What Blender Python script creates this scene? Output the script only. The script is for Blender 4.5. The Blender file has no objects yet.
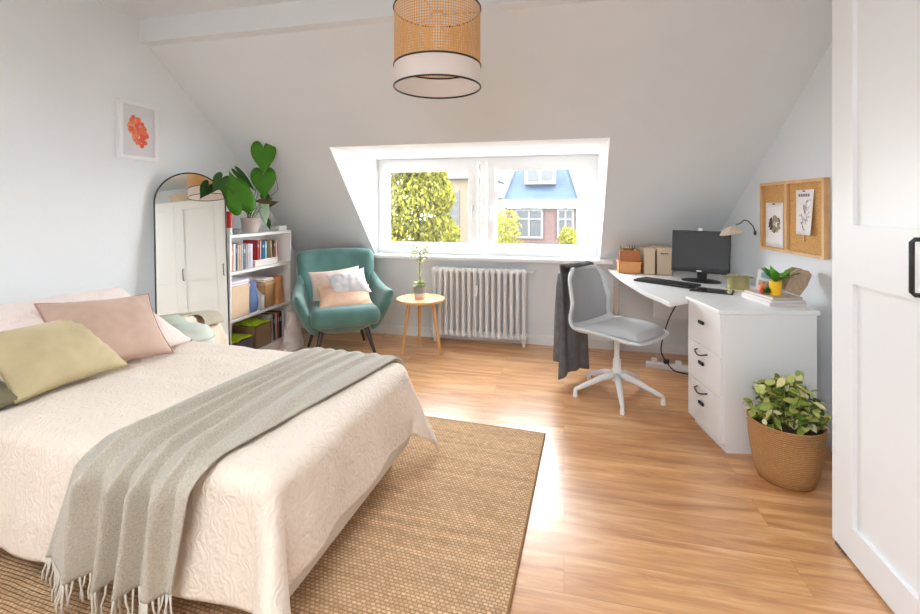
import bpy, bmesh, math, random
from mathutils import Vector, Matrix, noise, Euler
random.seed(7)
PI = math.pi
SC = bpy.context.scene
COL = SC.collection

# ------------------------------------------------------------------ materials
def srgb(r, g, b):
    f = lambda c: (c/255/12.92) if c/255 <= .04045 else ((c/255+.055)/1.055)**2.4
    return (f(r), f(g), f(b), 1)

def mat(name, col, rough=.6, metal=0, spec=.5, var=0, vscale=8, bump=0, bscale=60, sheen=0, coat=0, trans=0, emit=None, stretch=(1, 1, 1)):
    m = bpy.data.materials.new(name); m.use_nodes = True
    nt = m.node_tree; N = nt.nodes; L = nt.links
    b = N['Principled BSDF']
    c = col if len(col) == 4 else (*col, 1)
    b.inputs['Base Color'].default_value = c
    b.inputs['Roughness'].default_value = rough
    b.inputs['Metallic'].default_value = metal
    b.inputs['Specular IOR Level'].default_value = spec
    b.inputs['Sheen Weight'].default_value = sheen
    b.inputs['Sheen Roughness'].default_value = .4
    b.inputs['Coat Weight'].default_value = coat
    if var or bump:
        tc = N.new('ShaderNodeTexCoord'); mp = N.new('ShaderNodeMapping')
        mp.inputs['Scale'].default_value = stretch
        L.new(tc.outputs['Object'], mp.inputs['Vector'])
    if var:
        n = N.new('ShaderNodeTexNoise'); n.inputs['Scale'].default_value = vscale; n.inputs['Detail'].default_value = 4
        L.new(mp.outputs[0], n.inputs['Vector'])
        r = N.new('ShaderNodeMapRange'); r.inputs['From Min'].default_value = .3; r.inputs['From Max'].default_value = .7
        r.inputs['To Min'].default_value = 1-var; r.inputs['To Max'].default_value = 1+var
        L.new(n.outputs['Fac'], r.inputs['Value'])
        x = N.new('ShaderNodeMix'); x.data_type = 'RGBA'; x.blend_type = 'MULTIPLY'; x.inputs['Factor'].default_value = 1
        x.inputs['A'].default_value = c
        L.new(r.outputs[0], x.inputs['B']); L.new(x.outputs['Result'], b.inputs['Base Color'])
    if bump:
        n2 = N.new('ShaderNodeTexNoise'); n2.inputs['Scale'].default_value = bscale; n2.inputs['Detail'].default_value = 3
        L.new(mp.outputs[0], n2.inputs['Vector'])
        bp = N.new('ShaderNodeBump'); bp.inputs['Strength'].default_value = bump; bp.inputs['Distance'].default_value = .01
        L.new(n2.outputs['Fac'], bp.inputs['Height']); L.new(bp.outputs[0], b.inputs['Normal'])
    return m

MW = mat('wall_paint', srgb(226, 230, 233), .85, var=.02, vscale=2, bump=.08, bscale=90)
MC = mat('ceiling_paint', srgb(224, 228, 231), .85, var=.02, vscale=2, bump=.08, bscale=90)
MREV = mat('reveal_paint', srgb(246, 246, 246), .6)
MTRIM = mat('trim_gloss', srgb(234, 236, 238), .4)
MPVC = mat('window_pvc', srgb(244, 245, 246), .3)
MWH = mat('white_lacquer', srgb(236, 238, 240), .35)
MWARD = mat('wardrobe_paint', srgb(236, 239, 242), .38)
MSHELF = mat('shelf_white', srgb(240, 238, 236), .45)
MBLACK = mat('black_metal', (.012, .012, .014), .4)
MDARK = mat('dark_plastic', (.02, .021, .024), .45)
MCHROME = mat('brushed_metal', (.55, .56, .58), .25, metal=1)
MRAD = mat('radiator_enamel', srgb(226, 229, 232), .35)
MOAK = mat('light_oak', srgb(212, 164, 108), .45, var=.12, vscale=10, stretch=(1, 1, .15))
MOAK2 = mat('table_top_oak', srgb(222, 176, 122), .45, var=.1, vscale=8, stretch=(.15, 1, 1))
MBEDLEG = mat('beech', srgb(205, 160, 112), .5, var=.1, vscale=10)
MLEG = mat('dark_walnut', srgb(62, 40, 34), .4, var=.2, vscale=20)
MTEAL = mat('teal_velvet', srgb(80, 120, 115), .75, sheen=.5, var=.16, vscale=9, bump=.15, bscale=220)
MCORK = mat('cork', srgb(203, 155, 94), .9, var=.2, vscale=140, bump=.3, bscale=200)
MFRAMEW = mat('pine_frame', srgb(214, 172, 122), .5, var=.1, vscale=14)
MPAPER = mat('paper', srgb(236, 230, 228), .8)
MSOIL = mat('soil', srgb(62, 44, 32), .95, var=.3, vscale=60, bump=.6, bscale=90)
MBEDBASE = mat('bed_base_cloth', srgb(216, 206, 194), .85, bump=.15, bscale=300)
MMATT = mat('mattress_ticking', srgb(235, 230, 224), .9)
MPOTW = mat('white_ceramic', srgb(235, 232, 230), .35)

def mat_floor():
    m = bpy.data.materials.new('oak_planks'); m.use_nodes = True
    nt = m.node_tree; N = nt.nodes; L = nt.links; b = N['Principled BSDF']
    tc = N.new('ShaderNodeTexCoord')
    br = N.new('ShaderNodeTexBrick'); br.inputs['Scale'].default_value = 1
    br.inputs['Brick Width'].default_value = 1.25; br.inputs['Row Height'].default_value = .165
    br.inputs['Mortar Size'].default_value = .0012; br.inputs['Mortar Smooth'].default_value = .3
    br.offset = .37; br.inputs['Bias'].default_value = 0
    br.inputs['Color1'].default_value = (0, 0, 0, 1); br.inputs['Color2'].default_value = (1, 1, 1, 1); br.inputs['Mortar'].default_value = (.5, .5, .5, 1)
    L.new(tc.outputs['Object'], br.inputs['Vector'])
    off = N.new('ShaderNodeVectorMath'); off.operation = 'MULTIPLY_ADD'
    off.inputs[1].default_value = (3, 7, 0)
    L.new(br.outputs['Color'], off.inputs[0]); L.new(tc.outputs['Object'], off.inputs[2])
    mp = N.new('ShaderNodeMapping'); mp.inputs['Scale'].default_value = (1.1, 9, 1); L.new(off.outputs[0], mp.inputs['Vector'])
    n = N.new('ShaderNodeTexNoise'); n.inputs['Scale'].default_value = 1.6; n.inputs['Detail'].default_value = 7; n.inputs['Roughness'].default_value = .62; n.inputs['Distortion'].default_value = .8
    L.new(mp.outputs[0], n.inputs['Vector'])
    cr = N.new('ShaderNodeValToRGB'); e = cr.color_ramp.elements
    e[0].position = .28; e[0].color = srgb(166, 110, 68)
    e[1].position = .72; e[1].color = srgb(232, 186, 138)
    k = cr.color_ramp.elements.new(.5); k.color = srgb(208, 153, 102)
    L.new(n.outputs['Fac'], cr.inputs[0])
    mp2 = N.new('ShaderNodeMapping'); mp2.inputs['Scale'].default_value = (6, 90, 1); L.new(off.outputs[0], mp2.inputs['Vector'])
    n2 = N.new('ShaderNodeTexNoise'); n2.inputs['Scale'].default_value = 1.5; n2.inputs['Detail'].default_value = 3; L.new(mp2.outputs[0], n2.inputs['Vector'])
    mr = N.new('ShaderNodeMapRange'); mr.inputs['From Min'].default_value = .3; mr.inputs['From Max'].default_value = .7; mr.inputs['To Min'].default_value = .9; mr.inputs['To Max'].default_value = 1.07
    L.new(n2.outputs['Fac'], mr.inputs['Value'])
    x = N.new('ShaderNodeMix'); x.data_type = 'RGBA'; x.blend_type = 'MULTIPLY'; x.inputs['Factor'].default_value = 1
    L.new(cr.outputs[0], x.inputs['A']); L.new(mr.outputs[0], x.inputs['B'])
    # plank to plank tone
    mr2 = N.new('ShaderNodeMapRange'); mr2.inputs['To Min'].default_value = .93; mr2.inputs['To Max'].default_value = 1.05; L.new(br.outputs['Color'], mr2.inputs['Value'])
    x2 = N.new('ShaderNodeMix'); x2.data_type = 'RGBA'; x2.blend_type = 'MULTIPLY'; x2.inputs['Factor'].default_value = 1
    L.new(x.outputs['Result'], x2.inputs['A']); L.new(mr2.outputs[0], x2.inputs['B'])
    x3 = N.new('ShaderNodeMix'); x3.data_type = 'RGBA'; x3.inputs['B'].default_value = srgb(120, 80, 50)
    f = N.new('ShaderNodeMath'); f.operation = 'MULTIPLY'; f.inputs[1].default_value = .45
    L.new(br.outputs['Fac'], f.inputs[0]); L.new(f.outputs[0], x3.inputs['Factor']); L.new(x2.outputs['Result'], x3.inputs['A'])
    L.new(x3.outputs['Result'], b.inputs['Base Color'])
    b.inputs['Roughness'].default_value = .3; b.inputs['Specular IOR Level'].default_value = .8; b.inputs['Coat Weight'].default_value = .25; b.inputs['Coat Roughness'].default_value = .22
    bp = N.new('ShaderNodeBump'); bp.inputs['Strength'].default_value = .08; bp.inputs['Distance'].default_value = .004
    L.new(n2.outputs['Fac'], bp.inputs['Height']); L.new(bp.outputs[0], b.inputs['Normal'])
    return m

def mat_rug():
    m = bpy.data.materials.new('jute_weave'); m.use_nodes = True
    nt = m.node_tree; N = nt.nodes; L = nt.links; b = N['Principled BSDF']
    tc = N.new('ShaderNodeTexCoord')
    nz = N.new('ShaderNodeTexNoise'); nz.inputs['Scale'].default_value = 9; L.new(tc.outputs['Object'], nz.inputs['Vector'])
    add = N.new('ShaderNodeVectorMath'); add.operation = 'MULTIPLY_ADD'; add.inputs[1].default_value = (.012, .012, 0)
    L.new(nz.outputs['Color'], add.inputs[0]); L.new(tc.outputs['Object'], add.inputs[2])
    br = N.new('ShaderNodeTexBrick'); br.inputs['Scale'].default_value = 1
    br.inputs['Brick Width'].default_value = .017; br.inputs['Row Height'].default_value = .0125
    br.inputs['Mortar Size'].default_value = .0028; br.inputs['Mortar Smooth'].default_value = 1; br.offset = .5
    br.inputs['Color1'].default_value = srgb(232, 197, 158); br.inputs['Color2'].default_value = srgb(210, 170, 130); br.inputs['Mortar'].default_value = srgb(178, 138, 98)
    L.new(add.outputs[0], br.inputs['Vector'])
    mp = N.new('ShaderNodeMapping'); mp.inputs['Scale'].default_value = (1.2, 16, 1); L.new(tc.outputs['Object'], mp.inputs['Vector'])
    n = N.new('ShaderNodeTexNoise'); n.inputs['Scale'].default_value = 2; n.inputs['Detail'].default_value = 4; L.new(mp.outputs[0], n.inputs['Vector'])
    mr = N.new('ShaderNodeMapRange'); mr.inputs['From Min'].default_value = .3; mr.inputs['From Max'].default_value = .7; mr.inputs['To Min'].default_value = .8; mr.inputs['To Max'].default_value = 1.12
    L.new(n.outputs['Fac'], mr.inputs['Value'])
    x = N.new('ShaderNodeMix'); x.data_type = 'RGBA'; x.blend_type = 'MULTIPLY'; x.inputs['Factor'].default_value = 1
    L.new(br.outputs['Color'], x.inputs['A']); L.new(mr.outputs[0], x.inputs['B']); L.new(x.outputs['Result'], b.inputs['Base Color'])
    b.inputs['Roughness'].default_value = .9; b.inputs['Specular IOR Level'].default_value = .2
    inv = N.new('ShaderNodeMath'); inv.operation = 'SUBTRACT'; inv.inputs[0].default_value = 1; L.new(br.outputs['Fac'], inv.inputs[1])
    bp = N.new('ShaderNodeBump'); bp.inputs['Strength'].default_value = .8; bp.inputs['Distance'].default_value = .006
    L.new(inv.outputs[0], bp.inputs['Height']); L.new(bp.outputs[0], b.inputs['Normal'])
    return m

def mat_weave(name, c1, c2, scale, axis='z', bump=.5, kind='rings', rough=.8):
    """ringed wicker / knit look by a wave texture"""
    m = bpy.data.materials.new(name); m.use_nodes = True
    nt = m.node_tree; N = nt.nodes; L = nt.links; b = N['Principled BSDF']
    tc = N.new('ShaderNodeTexCoord')
    w = N.new('ShaderNodeTexWave'); w.inputs['Scale'].default_value = scale; w.inputs['Distortion'].default_value = 1.5; w.inputs['Detail'].default_value = 2
    w.bands_direction = axis.upper()
    L.new(tc.outputs['Object'], w.inputs['Vector'])
    n = N.new('ShaderNodeTexNoise'); n.inputs['Scale'].default_value = 60; L.new(tc.outputs['Object'], n.inputs['Vector'])
    a = N.new('ShaderNodeMath'); a.operation = 'MULTIPLY_ADD'; a.inputs[1].default_value = .6; L.new(w.outputs['Fac'], a.inputs[0]); 
    s = N.new('ShaderNodeMath'); s.operation = 'MULTIPLY'; s.inputs[1].default_value = .5; L.new(n.outputs['Fac'], s.inputs[0]); L.new(s.outputs[0], a.inputs[2])
    x = N.new('ShaderNodeMix'); x.data_type = 'RGBA'; x.inputs['A'].default_value = c1; x.inputs['B'].default_value = c2
    L.new(a.outputs[0], x.inputs['Factor']); L.new(x.outputs['Result'], b.inputs['Base Color'])
    b.inputs['Roughness'].default_value = rough
    bp = N.new('ShaderNodeBump'); bp.inputs['Strength'].default_value = bump; bp.inputs['Distance'].default_value = .006
    L.new(a.outputs[0], bp.inputs['Height']); L.new(bp.outputs[0], b.inputs['Normal'])
    return m

def mat_emboss(name, col, strength=.6):
    """bedspread with raised meandering quilting"""
    m = bpy.data.materials.new(name); m.use_nodes = True
    nt = m.node_tree; N = nt.nodes; L = nt.links; b = N['Principled BSDF']
    b.inputs['Base Color'].default_value = col; b.inputs['Roughness'].default_value = .85; b.inputs['Sheen Weight'].default_value = .2
    tc = N.new('ShaderNodeTexCoord')
    w = N.new('ShaderNodeTexWave'); w.inputs['Scale'].default_value = 13; w.inputs['Distortion'].default_value = 16; w.inputs['Detail'].default_value = 2.5; w.inputs['Detail Scale'].default_value = 1.4
    L.new(tc.outputs['Object'], w.inputs['Vector'])
    n = N.new('ShaderNodeTexNoise'); n.inputs['Scale'].default_value = 14; n.inputs['Detail'].default_value = 5; n.inputs['Distortion'].default_value = 1.2; L.new(tc.outputs['Object'], n.inputs['Vector'])
    a = N.new('ShaderNodeMath'); a.operation = 'MULTIPLY_ADD'; a.inputs[1].default_value = .45; L.new(w.outputs['Fac'], a.inputs[0]); L.new(n.outputs['Fac'], a.inputs[2])
    bp = N.new('ShaderNodeBump'); bp.inputs['Strength'].default_value = strength; bp.inputs['Distance'].default_value = .012
    L.new(a.outputs[0], bp.inputs['Height']); L.new(bp.outputs[0], b.inputs['Normal'])
    return m

def mat_glass():
    m = bpy.data.materials.new('window_glass'); m.use_nodes = True
    nt = m.node_tree; N = nt.nodes; L = nt.links; N.remove(N['Principled BSDF'])
    t = N.new('ShaderNodeBsdfTransparent'); g = N.new('ShaderNodeBsdfGlossy'); g.inputs['Roughness'].default_value = .02
    x = N.new('ShaderNodeMixShader'); x.inputs[0].default_value = .05
    L.new(t.outputs[0], x.inputs[1]); L.new(g.outputs[0], x.inputs[2]); L.new(x.outputs[0], N['Material Output'].inputs[0])
    return m

def mat_cane():
    """woven cane with open holes"""
    m = bpy.data.materials.new('woven_cane'); m.use_nodes = True
    nt = m.node_tree; N = nt.nodes; L = nt.links; b = N['Principled BSDF']
    b.inputs['Base Color'].default_value = srgb(222, 172, 112); b.inputs['Roughness'].default_value = .6
    b.inputs['Transmission Weight'].default_value = 0
    uv = N.new('ShaderNodeTexCoord')
    mp = N.new('ShaderNodeMapping'); mp.inputs['Scale'].default_value = (110, 22, 1); L.new(uv.outputs['UV'], mp.inputs['Vector'])
    v = N.new('ShaderNodeTexVoronoi'); v.inputs['Scale'].default_value = 1; v.inputs['Randomness'].default_value = 0
    L.new(mp.outputs[0], v.inputs['Vector'])
    c = N.new('ShaderNodeMath'); c.operation = 'GREATER_THAN'; c.inputs[1].default_value = .3; L.new(v.outputs['Distance'], c.inputs[0])
    t = N.new('ShaderNodeBsdfTransparent'); tl = N.new('ShaderNodeBsdfTranslucent'); tl.inputs['Color'].default_value = srgb(235, 180, 115)
    mx0 = N.new('ShaderNodeMixShader'); mx0.inputs[0].default_value = .35; L.new(b.outputs[0], mx0.inputs[1]); L.new(tl.outputs[0], mx0.inputs[2])
    mx = N.new('ShaderNodeMixShader'); L.new(c.outputs[0], mx.inputs[0]); L.new(t.outputs[0], mx.inputs[1]); L.new(mx0.outputs[0], mx.inputs[2])
    L.new(mx.outputs[0], N['Material Output'].inputs[0])
    return m

def mat_translucent(name, col, k=.5):
    m = bpy.data.materials.new(name); m.use_nodes = True
    nt = m.node_tree; N = nt.nodes; L = nt.links; b = N['Principled BSDF']
    b.inputs['Base Color'].default_value = col; b.inputs['Roughness'].default_value = .8
    tl = N.new('ShaderNodeBsdfTranslucent'); tl.inputs['Color'].default_value = col
    x = N.new('ShaderNodeMixShader'); x.inputs[0].default_value = k
    L.new(b.outputs[0], x.inputs[1]); L.new(tl.outputs[0], x.inputs[2]); L.new(x.outputs[0], N['Material Output'].inputs[0])
    return m

def mat_brick(name, c1, c2, mortar, w=.22, h=.07):
    m = bpy.data.materials.new(name); m.use_nodes = True
    nt = m.node_tree; N = nt.nodes; L = nt.links; b = N['Principled BSDF']
    tc = N.new('ShaderNodeTexCoord'); mp = N.new('ShaderNodeMapping'); mp.inputs['Rotation'].default_value = (PI/2, 0, 0)
    L.new(tc.outputs['Object'], mp.inputs['Vector'])
    br = N.new('ShaderNodeTexBrick'); br.inputs['Scale'].default_value = 1; br.inputs['Brick Width'].default_value = w; br.inputs['Row Height'].default_value = h
    br.inputs['Mortar Size'].default_value = h*.12; br.inputs['Color1'].default_value = c1; br.inputs['Color2'].default_value = c2; br.inputs['Mortar'].default_value = mortar
    L.new(mp.outputs[0], br.inputs['Vector']); L.new(br.outputs['Color'], b.inputs['Base Color']); b.inputs['Roughness'].default_value = .9
    return m

# ------------------------------------------------------------------ mesh helpers
class B:
    """collects shapes; link() makes them ONE mesh object"""
    def __init__(s): s.bm = bmesh.new(); s.uv = None
    def box(s, c, d, rz=0, bev=0, mi=0, M=None, seg=2):
        r = bmesh.ops.create_cube(s.bm, size=1)
        vs = r['verts']
        T = (M if M is not None else Matrix.Translation(Vector(c)) @ Matrix.Rotation(rz, 4, 'Z')) @ Matrix.Diagonal((*d, 1))
        bmesh.ops.transform(s.bm, matrix=T, verts=vs)
        fs = {f for v in vs for f in v.link_faces}
        for f in fs: f.material_index = mi
        if bev:
            es = list({e for v in vs for e in v.link_edges})
            r = bmesh.ops.bevel(s.bm, geom=es, offset=bev, segments=seg, affect='EDGES', profile=.5)
            for f in r['faces']: f.material_index = mi
        return s
    def b2(s, a, b, bev=0, mi=0):
        return s.box([(a[i]+b[i])/2 for i in range(3)], [abs(b[i]-a[i]) for i in range(3)], 0, bev, mi)
    def frame_y(s, x0, x1, z0, z1, y0, y1, l, r, b, t, posts=()):
        """rectangular frame in the XZ plane without overlapping pieces"""
        s.b2((x0, y0, z0), (x1, y1, z0+b)); s.b2((x0, y0, z1-t), (x1, y1, z1))
        s.b2((x0, y0, z0+b), (x0+l, y1, z1-t)); s.b2((x1-r, y0, z0+b), (x1, y1, z1-t))
        for a, c in posts: s.b2((a, y0, z0+b), (c, y1, z1-t))
        return s
    def poly(s, pts, mi=0):
        f = s.bm.faces.new([s.bm.verts.new(p) for p in pts]); f.material_index = mi; return s
    def prism(s, pts, z0, z1, mi=0):
        lo = [s.bm.verts.new((x, y, z0)) for x, y in pts]; hi = [s.bm.verts.new((x, y, z1)) for x, y in pts]
        n = len(pts); fs = [s.bm.faces.new(hi), s.bm.faces.new(lo[::-1])]
        for i in range(n): fs.append(s.bm.faces.new((lo[i], lo[(i+1) % n], hi[(i+1) % n], hi[i])))
        for f in fs: f.material_index = mi
        return s
    def lathe(s, prof, c=(0, 0, 0), seg=32, mi=0, sx=1, sy=1, cap=True, M=None):
        rings = []
        for r, z in prof:
            ring = []
            for k in range(seg):
                a = 2*PI*k/seg; p = Vector((r*math.cos(a)*sx, r*math.sin(a)*sy, z))
                p = (M @ p) if M is not None else p+Vector(c)
                ring.append(s.bm.verts.new(p))
            rings.append(ring)
        for i in range(len(rings)-1):
            for k in range(seg):
                f = s.bm.faces.new((rings[i][k], rings[i][(k+1) % seg], rings[i+1][(k+1) % seg], rings[i+1][k])); f.material_index = mi
        if cap:
            f = s.bm.faces.new(rings[0][::-1]); f.material_index = mi
            f = s.bm.faces.new(rings[-1]); f.material_index = mi
        return s
    def tube(s, pts, r, seg=8, mi=0, closed=False, cap=True):
        pts = [Vector(p) for p in pts]; n = len(pts)
        rad = r if isinstance(r, (list, tuple)) else [r]*n
        rings = []; prev = None
        for i, p in enumerate(pts):
            if closed: t = pts[(i+1) % n]-pts[i-1]
            else: t = pts[min(i+1, n-1)]-pts[max(i-1, 0)]
            t.normalize()
            if prev is None:
                a = t.orthogonal().normalized()
            else:
                a = prev-t*prev.dot(t)
                a = a.normalized() if a.length > 1e-6 else t.orthogonal().normalized()
            prev = a; b = t.cross(a)
            rings.append([s.bm.verts.new(p+(a*math.cos(2*PI*k/seg)+b*math.sin(2*PI*k/seg))*rad[i]) for k in range(seg)])
        m = n if closed else n-1
        for i in range(m):
            A = rings[i]; Bq = rings[(i+1) % n]
            for k in range(seg):
                f = s.bm.faces.new((A[k], A[(k+1) % seg], Bq[(k+1) % seg], Bq[k])); f.material_index = mi
        if cap and not closed:
            s.bm.faces.new(rings[0][::-1]).material_index = mi; s.bm.faces.new(rings[-1]).material_index = mi
        return s
    def grid(s, nu, nv, fn, mi=0, closeu=False):
        g = [[s.bm.verts.new(fn(i/nu, j/nv)) for j in range(nv+1)] for i in range(nu if closeu else nu+1)]
        for i in range(nu):
            for j in range(nv):
                a = g[i]; b = g[(i+1) % len(g)]
                s.bm.faces.new((a[j], b[j], b[j+1], a[j+1])).material_index = mi
        return s
    def link(s, name, mats, parent=None, smooth=False, mods=(), angle=None, fix=True):
        if fix: bmesh.ops.recalc_face_normals(s.bm, faces=s.bm.faces)
        me = bpy.data.meshes.new(name); s.bm.to_mesh(me); s.bm.free()
        for m in (mats if isinstance(mats, (list, tuple)) else [mats]): me.materials.append(m)
        if smooth:
            for p in me.polygons: p.use_smooth = True
            if angle is not None: me.set_sharp_from_angle(angle=math.radians(angle))
        o = bpy.data.objects.new(name, me); COL.objects.link(o)
        if parent is not None: o.parent = parent
        for k, kw in mods:
            md = o.modifiers.new(k.lower(), k)
            for a, v in kw.items(): setattr(md, a, v)
        return o

def tag(o, label=None, cat=None, group=None, kind=None):
    if label: o['label'] = label
    if cat: o['category'] = cat
    if group: o['group'] = group
    if kind: o['kind'] = kind
    return o
def thing(name, label, cat, loc=(0, 0, 0), rz=0, group=None):
    o = bpy.data.objects.new(name, None); COL.objects.link(o); o.location = loc; o.rotation_euler = (0, 0, rz)
    o.empty_display_size = .1
    return tag(o, label, cat, group)
def struct(o): o['kind'] = 'structure'; return o
SUB = lambda n=1: ('SUBSURF', dict(levels=n, render_levels=n))
SOL = lambda t, off=0: ('SOLIDIFY', dict(thickness=t, offset=off))
def clone(root, loc, rz=None, label=None, group=None):
    r = root.copy(); COL.objects.link(r); r.location = loc
    if rz is not None: r.rotation_euler = (0, 0, rz)
    if label: r['label'] = label
    if group: r['group'] = group
    for ch in list(root.children):
        c = ch.copy(); COL.objects.link(c); c.parent = r
        for g in list(ch.children):
            d = g.copy(); COL.objects.link(d); d.parent = c
    return r
def basis(center, right, up):
    r = Vector(right).normalized(); u = Vector(up); u = (u-r*u.dot(r)).normalized(); n = r.cross(u)
    M = Matrix((r, u, n)).transposed().to_4x4(); M.translation = Vector(center); return M

# ------------------------------------------------------------------ room shell
XL = -2.74; YB = 4.125; YR = -1.5; ZC = 2.5
def xr(y): return 1.36-(y-2.6)*.09615      # the right wall runs slightly out of square
def zr(y): return 2.134-.823*(y-2.657)     # eave line on the right wall

struct(B().b2((-3.0, YR-.2, -.12), (2.1, YB+.3, 0)).link('floor', mat_floor()))
KX0, KX1, KY0, KY1 = -1.3, .0, -1.2, -.15      # opening for an added skylight behind the camera, gives fill light
def ceilpoly():
    b = B()
    b.prism([(XL-.1, YR-.1), (xr(YR)+.1, YR-.1), (xr(KY0)+.1, KY0), (XL-.1, KY0)], ZC, ZC+.1)
    b.prism([(XL-.1, KY0), (KX0, KY0), (KX0, KY1), (XL-.1, KY1)], ZC, ZC+.1)
    b.prism([(KX1, KY0), (xr(KY0)+.1, KY0), (xr(KY1)+.1, KY1), (KX1, KY1)], ZC, ZC+.1)
    b.prism([(XL-.1, KY1), (xr(KY1)+.1, KY1), (xr(2.45)+.1, 2.6), (XL-.1, 2.6)], ZC, ZC+.1); return b
struct(ceilpoly().link('ceiling', MC))
struct(B().prism([(XL, 2.37), (xr(2.37), 2.37), (xr(2.6), 2.6), (XL, 2.6)], 2.35, ZC+.02).link('trim_1', MC))   # purlin beam
# sloping part of the ceiling, left open for the dormer
DX0, DX1 = -1.83, .31
def slope():
    b = B(); N_ = 12
    zl = {2.45: 2.35, 3.22: 1.74, YB: .80}
    def z(y, x):
        if y <= 3.22: zz = 2.35+(1.74-2.35)*(y-2.45)/(3.22-2.45)
        else: zz = 1.74+(.80-1.74)*(y-3.22)/(YB-3.22)
        if x > DX1:
            k = (x-DX1)/(xr(y)-DX1); zz = zz*(1-k)+zr(y)*k
        return zz
    def strip(x0, x1, y0, y1, n=8, m=6):
        def f(u, v):
            y = y0+(y1-y0)*u
            a = x0; c = xr(y)+.02 if x1 is None else x1
            x = a+(c-a)*v
            return (x, y, z(y, min(x, xr(y))))
        b.grid(n, m, f)
    strip(XL-.02, DX0, 2.45, 3.22); strip(DX0, DX1, 2.45, 3.22); strip(DX1, None, 2.45, 3.22)
    strip(XL-.02, DX0, 3.22, YB+.02); strip(DX1, None, 3.22, YB+.02)
    bmesh.ops.remove_doubles(b.bm, verts=b.bm.verts, dist=1e-4)
    b.poly([(DX1, 2.451, 2.34), (xr(2.45)+.02, 2.451, 2.29), (xr(2.45)+.02, 2.451, ZC+.02), (DX1, 2.451, ZC+.02)])
    return b
struct(slope().link('ceiling_slope', MC, smooth=True, angle=12))
# dormer lining: cheeks and soffit
cheek = lambda x: [(x, 3.22, 1.74), (x, 4.26, 1.74), (x, 4.26, .78), (x, YB, .78)]
struct(B().poly(cheek(DX0)).link('trim_2', MREV)); 
struct(B().poly(cheek(DX1)).link('trim_3', MREV))
struct(B().poly([(DX0, 3.22, 1.74), (DX1, 3.22, 1.74), (DX1, 4.26, 1.74), (DX0, 4.26, 1.74)]).link('trim_4', MREV))
# walls
struct(B().b2((XL-.12, YR-.1, 0), (XL, YB+.1, ZC)).link('wall_left', MW))
def rw():
    b = B(); b.prism([(xr(YR-.1), YR-.1), (xr(YB+.1), YB+.1), (xr(YB+.1)+.12, YB+.1), (xr(YR-.1)+.12, YR-.1)], 0, ZC); return b
struct(rw().link('wall_right', MW))
def bw():
    b = B(); y0, y1 = YB, YB+.12
    prof = [(XL, 0), (xr(YB), 0), (xr(YB), .925), (DX1, .80), (DX1, .76), (DX0, .76), (DX0, .80), (XL, .80)]
    f = [b.bm.verts.new((x, y0, z)) for x, z in prof]; k = [b.bm.verts.new((x, y1, z)) for x, z in prof]
    b.bm.faces.new(f); b.bm.faces.new(k[::-1])
    for i in range(len(f)): b.bm.faces.new((f[i], f[(i+1) % 8], k[(i+1) % 8], k[i]))
    return b
struct(bw().link('wall_back', MW))
struct(B().b2((XL, YR-.1, 0), (xr(YR), YR, ZC)).link('wall_rear', MW))
MGL = mat_glass()
w2 = struct(bpy.data.objects.new('added_skylight', None)); COL.objects.link(w2)  # made-up skylight, added out of view to let in fill light
fr = B(); t = .05
for a, c in (((KX0, KY0), (KX1, KY0+t)), ((KX0, KY1-t), (KX1, KY1)), ((KX0, KY0+t), (KX0+t, KY1-t)), ((KX1-t, KY0+t), (KX1, KY1-t))):
    fr.b2((a[0], a[1], ZC+.02), (c[0], c[1], ZC+.08))
fr.link('window_frame', MPVC, w2)
B().b2((KX0+t, KY0+t, ZC+.048), (KX1-t, KY1-t, ZC+.052)).link('pane', MGL, w2)

# baseboards
def bb(name, p, q, off, h=.085, th=.014):
    p = Vector((*p, 0)); q = Vector((*q, 0)); d = (q-p).normalized(); n = Vector((-d.y, d.x, 0))*off
    b = B(); b.prism([(p.x, p.y), (q.x, q.y), (q.x+n.x*th, q.y+n.y*th), (p.x+n.x*th, p.y+n.y*th)], 0, h)
    return struct(b.link(name, MTRIM))
bb('baseboard_back', (XL, YB), (xr(YB), YB), -1)
bb('baseboard_left', (XL, YR), (XL, YB), -1)
bb('baseboard_right', (xr(YB), YB), (xr(1.98), 1.98), -1)
# window board
sill = B(); sill.b2((-1.93, 4.015, .762), (.42, 4.21, .795), bev=.006); struct(sill.link('trim_5', MTRIM))

# ---- dormer window
w1 = struct(bpy.data.objects.new('window_1', None)); COL.objects.link(w1)
WX0, WX1, WZ0, WZ1 = -1.825, .305, .80, 1.735
fy0, fy1 = 4.185, 4.255
f = B()
f.frame_y(WX0, WX1, WZ0, WZ1, fy0, fy1, .05, .075, .055, .05, [(-.785, -.725)])
f.link('window_frame', MPVC, w1)
GL = [(-1.70, -.893), (-.615, .143)]
sx = [(-1.785, -.80), (-.71, .235)]
for (g0, g1), (s0, s1), hx in zip(GL, sx, (-.845, -.665)):
    s = B(); za, zb = .845, 1.695; gz0, gz1 = .912, 1.605; y0, y1 = 4.158, 4.215
    s.frame_y(s0, s1, za, zb, y0, fy0-.001, g0-s0, s1-g1, gz0-za, zb-gz1)
    s.frame_y(s0+.012, s1-.012, za+.012, zb-.012, y0-.012, y0, g0-s0-.03, s1-g1-.03, gz0-za-.03, zb-gz1-.03)
    so = s.link('sash', MPVC, w1)
    B().b2((g0, 4.178, gz0), (g1, 4.181, gz1)).link('pane', MGL, so)
    h = B(); h.box((hx, 4.14, 1.25), (.024, .012, .06), bev=.003); h.tube([(hx, 4.14, 1.262), (hx, 4.112, 1.262), (hx, 4.105, 1.25), (hx, 4.105, 1.145)], .008, 8)
    h.link('window_handle', MTRIM if hx > -.7 else mat('handle_grey', (.6, .6, .62), .3), so, smooth=True, angle=40)

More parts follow.
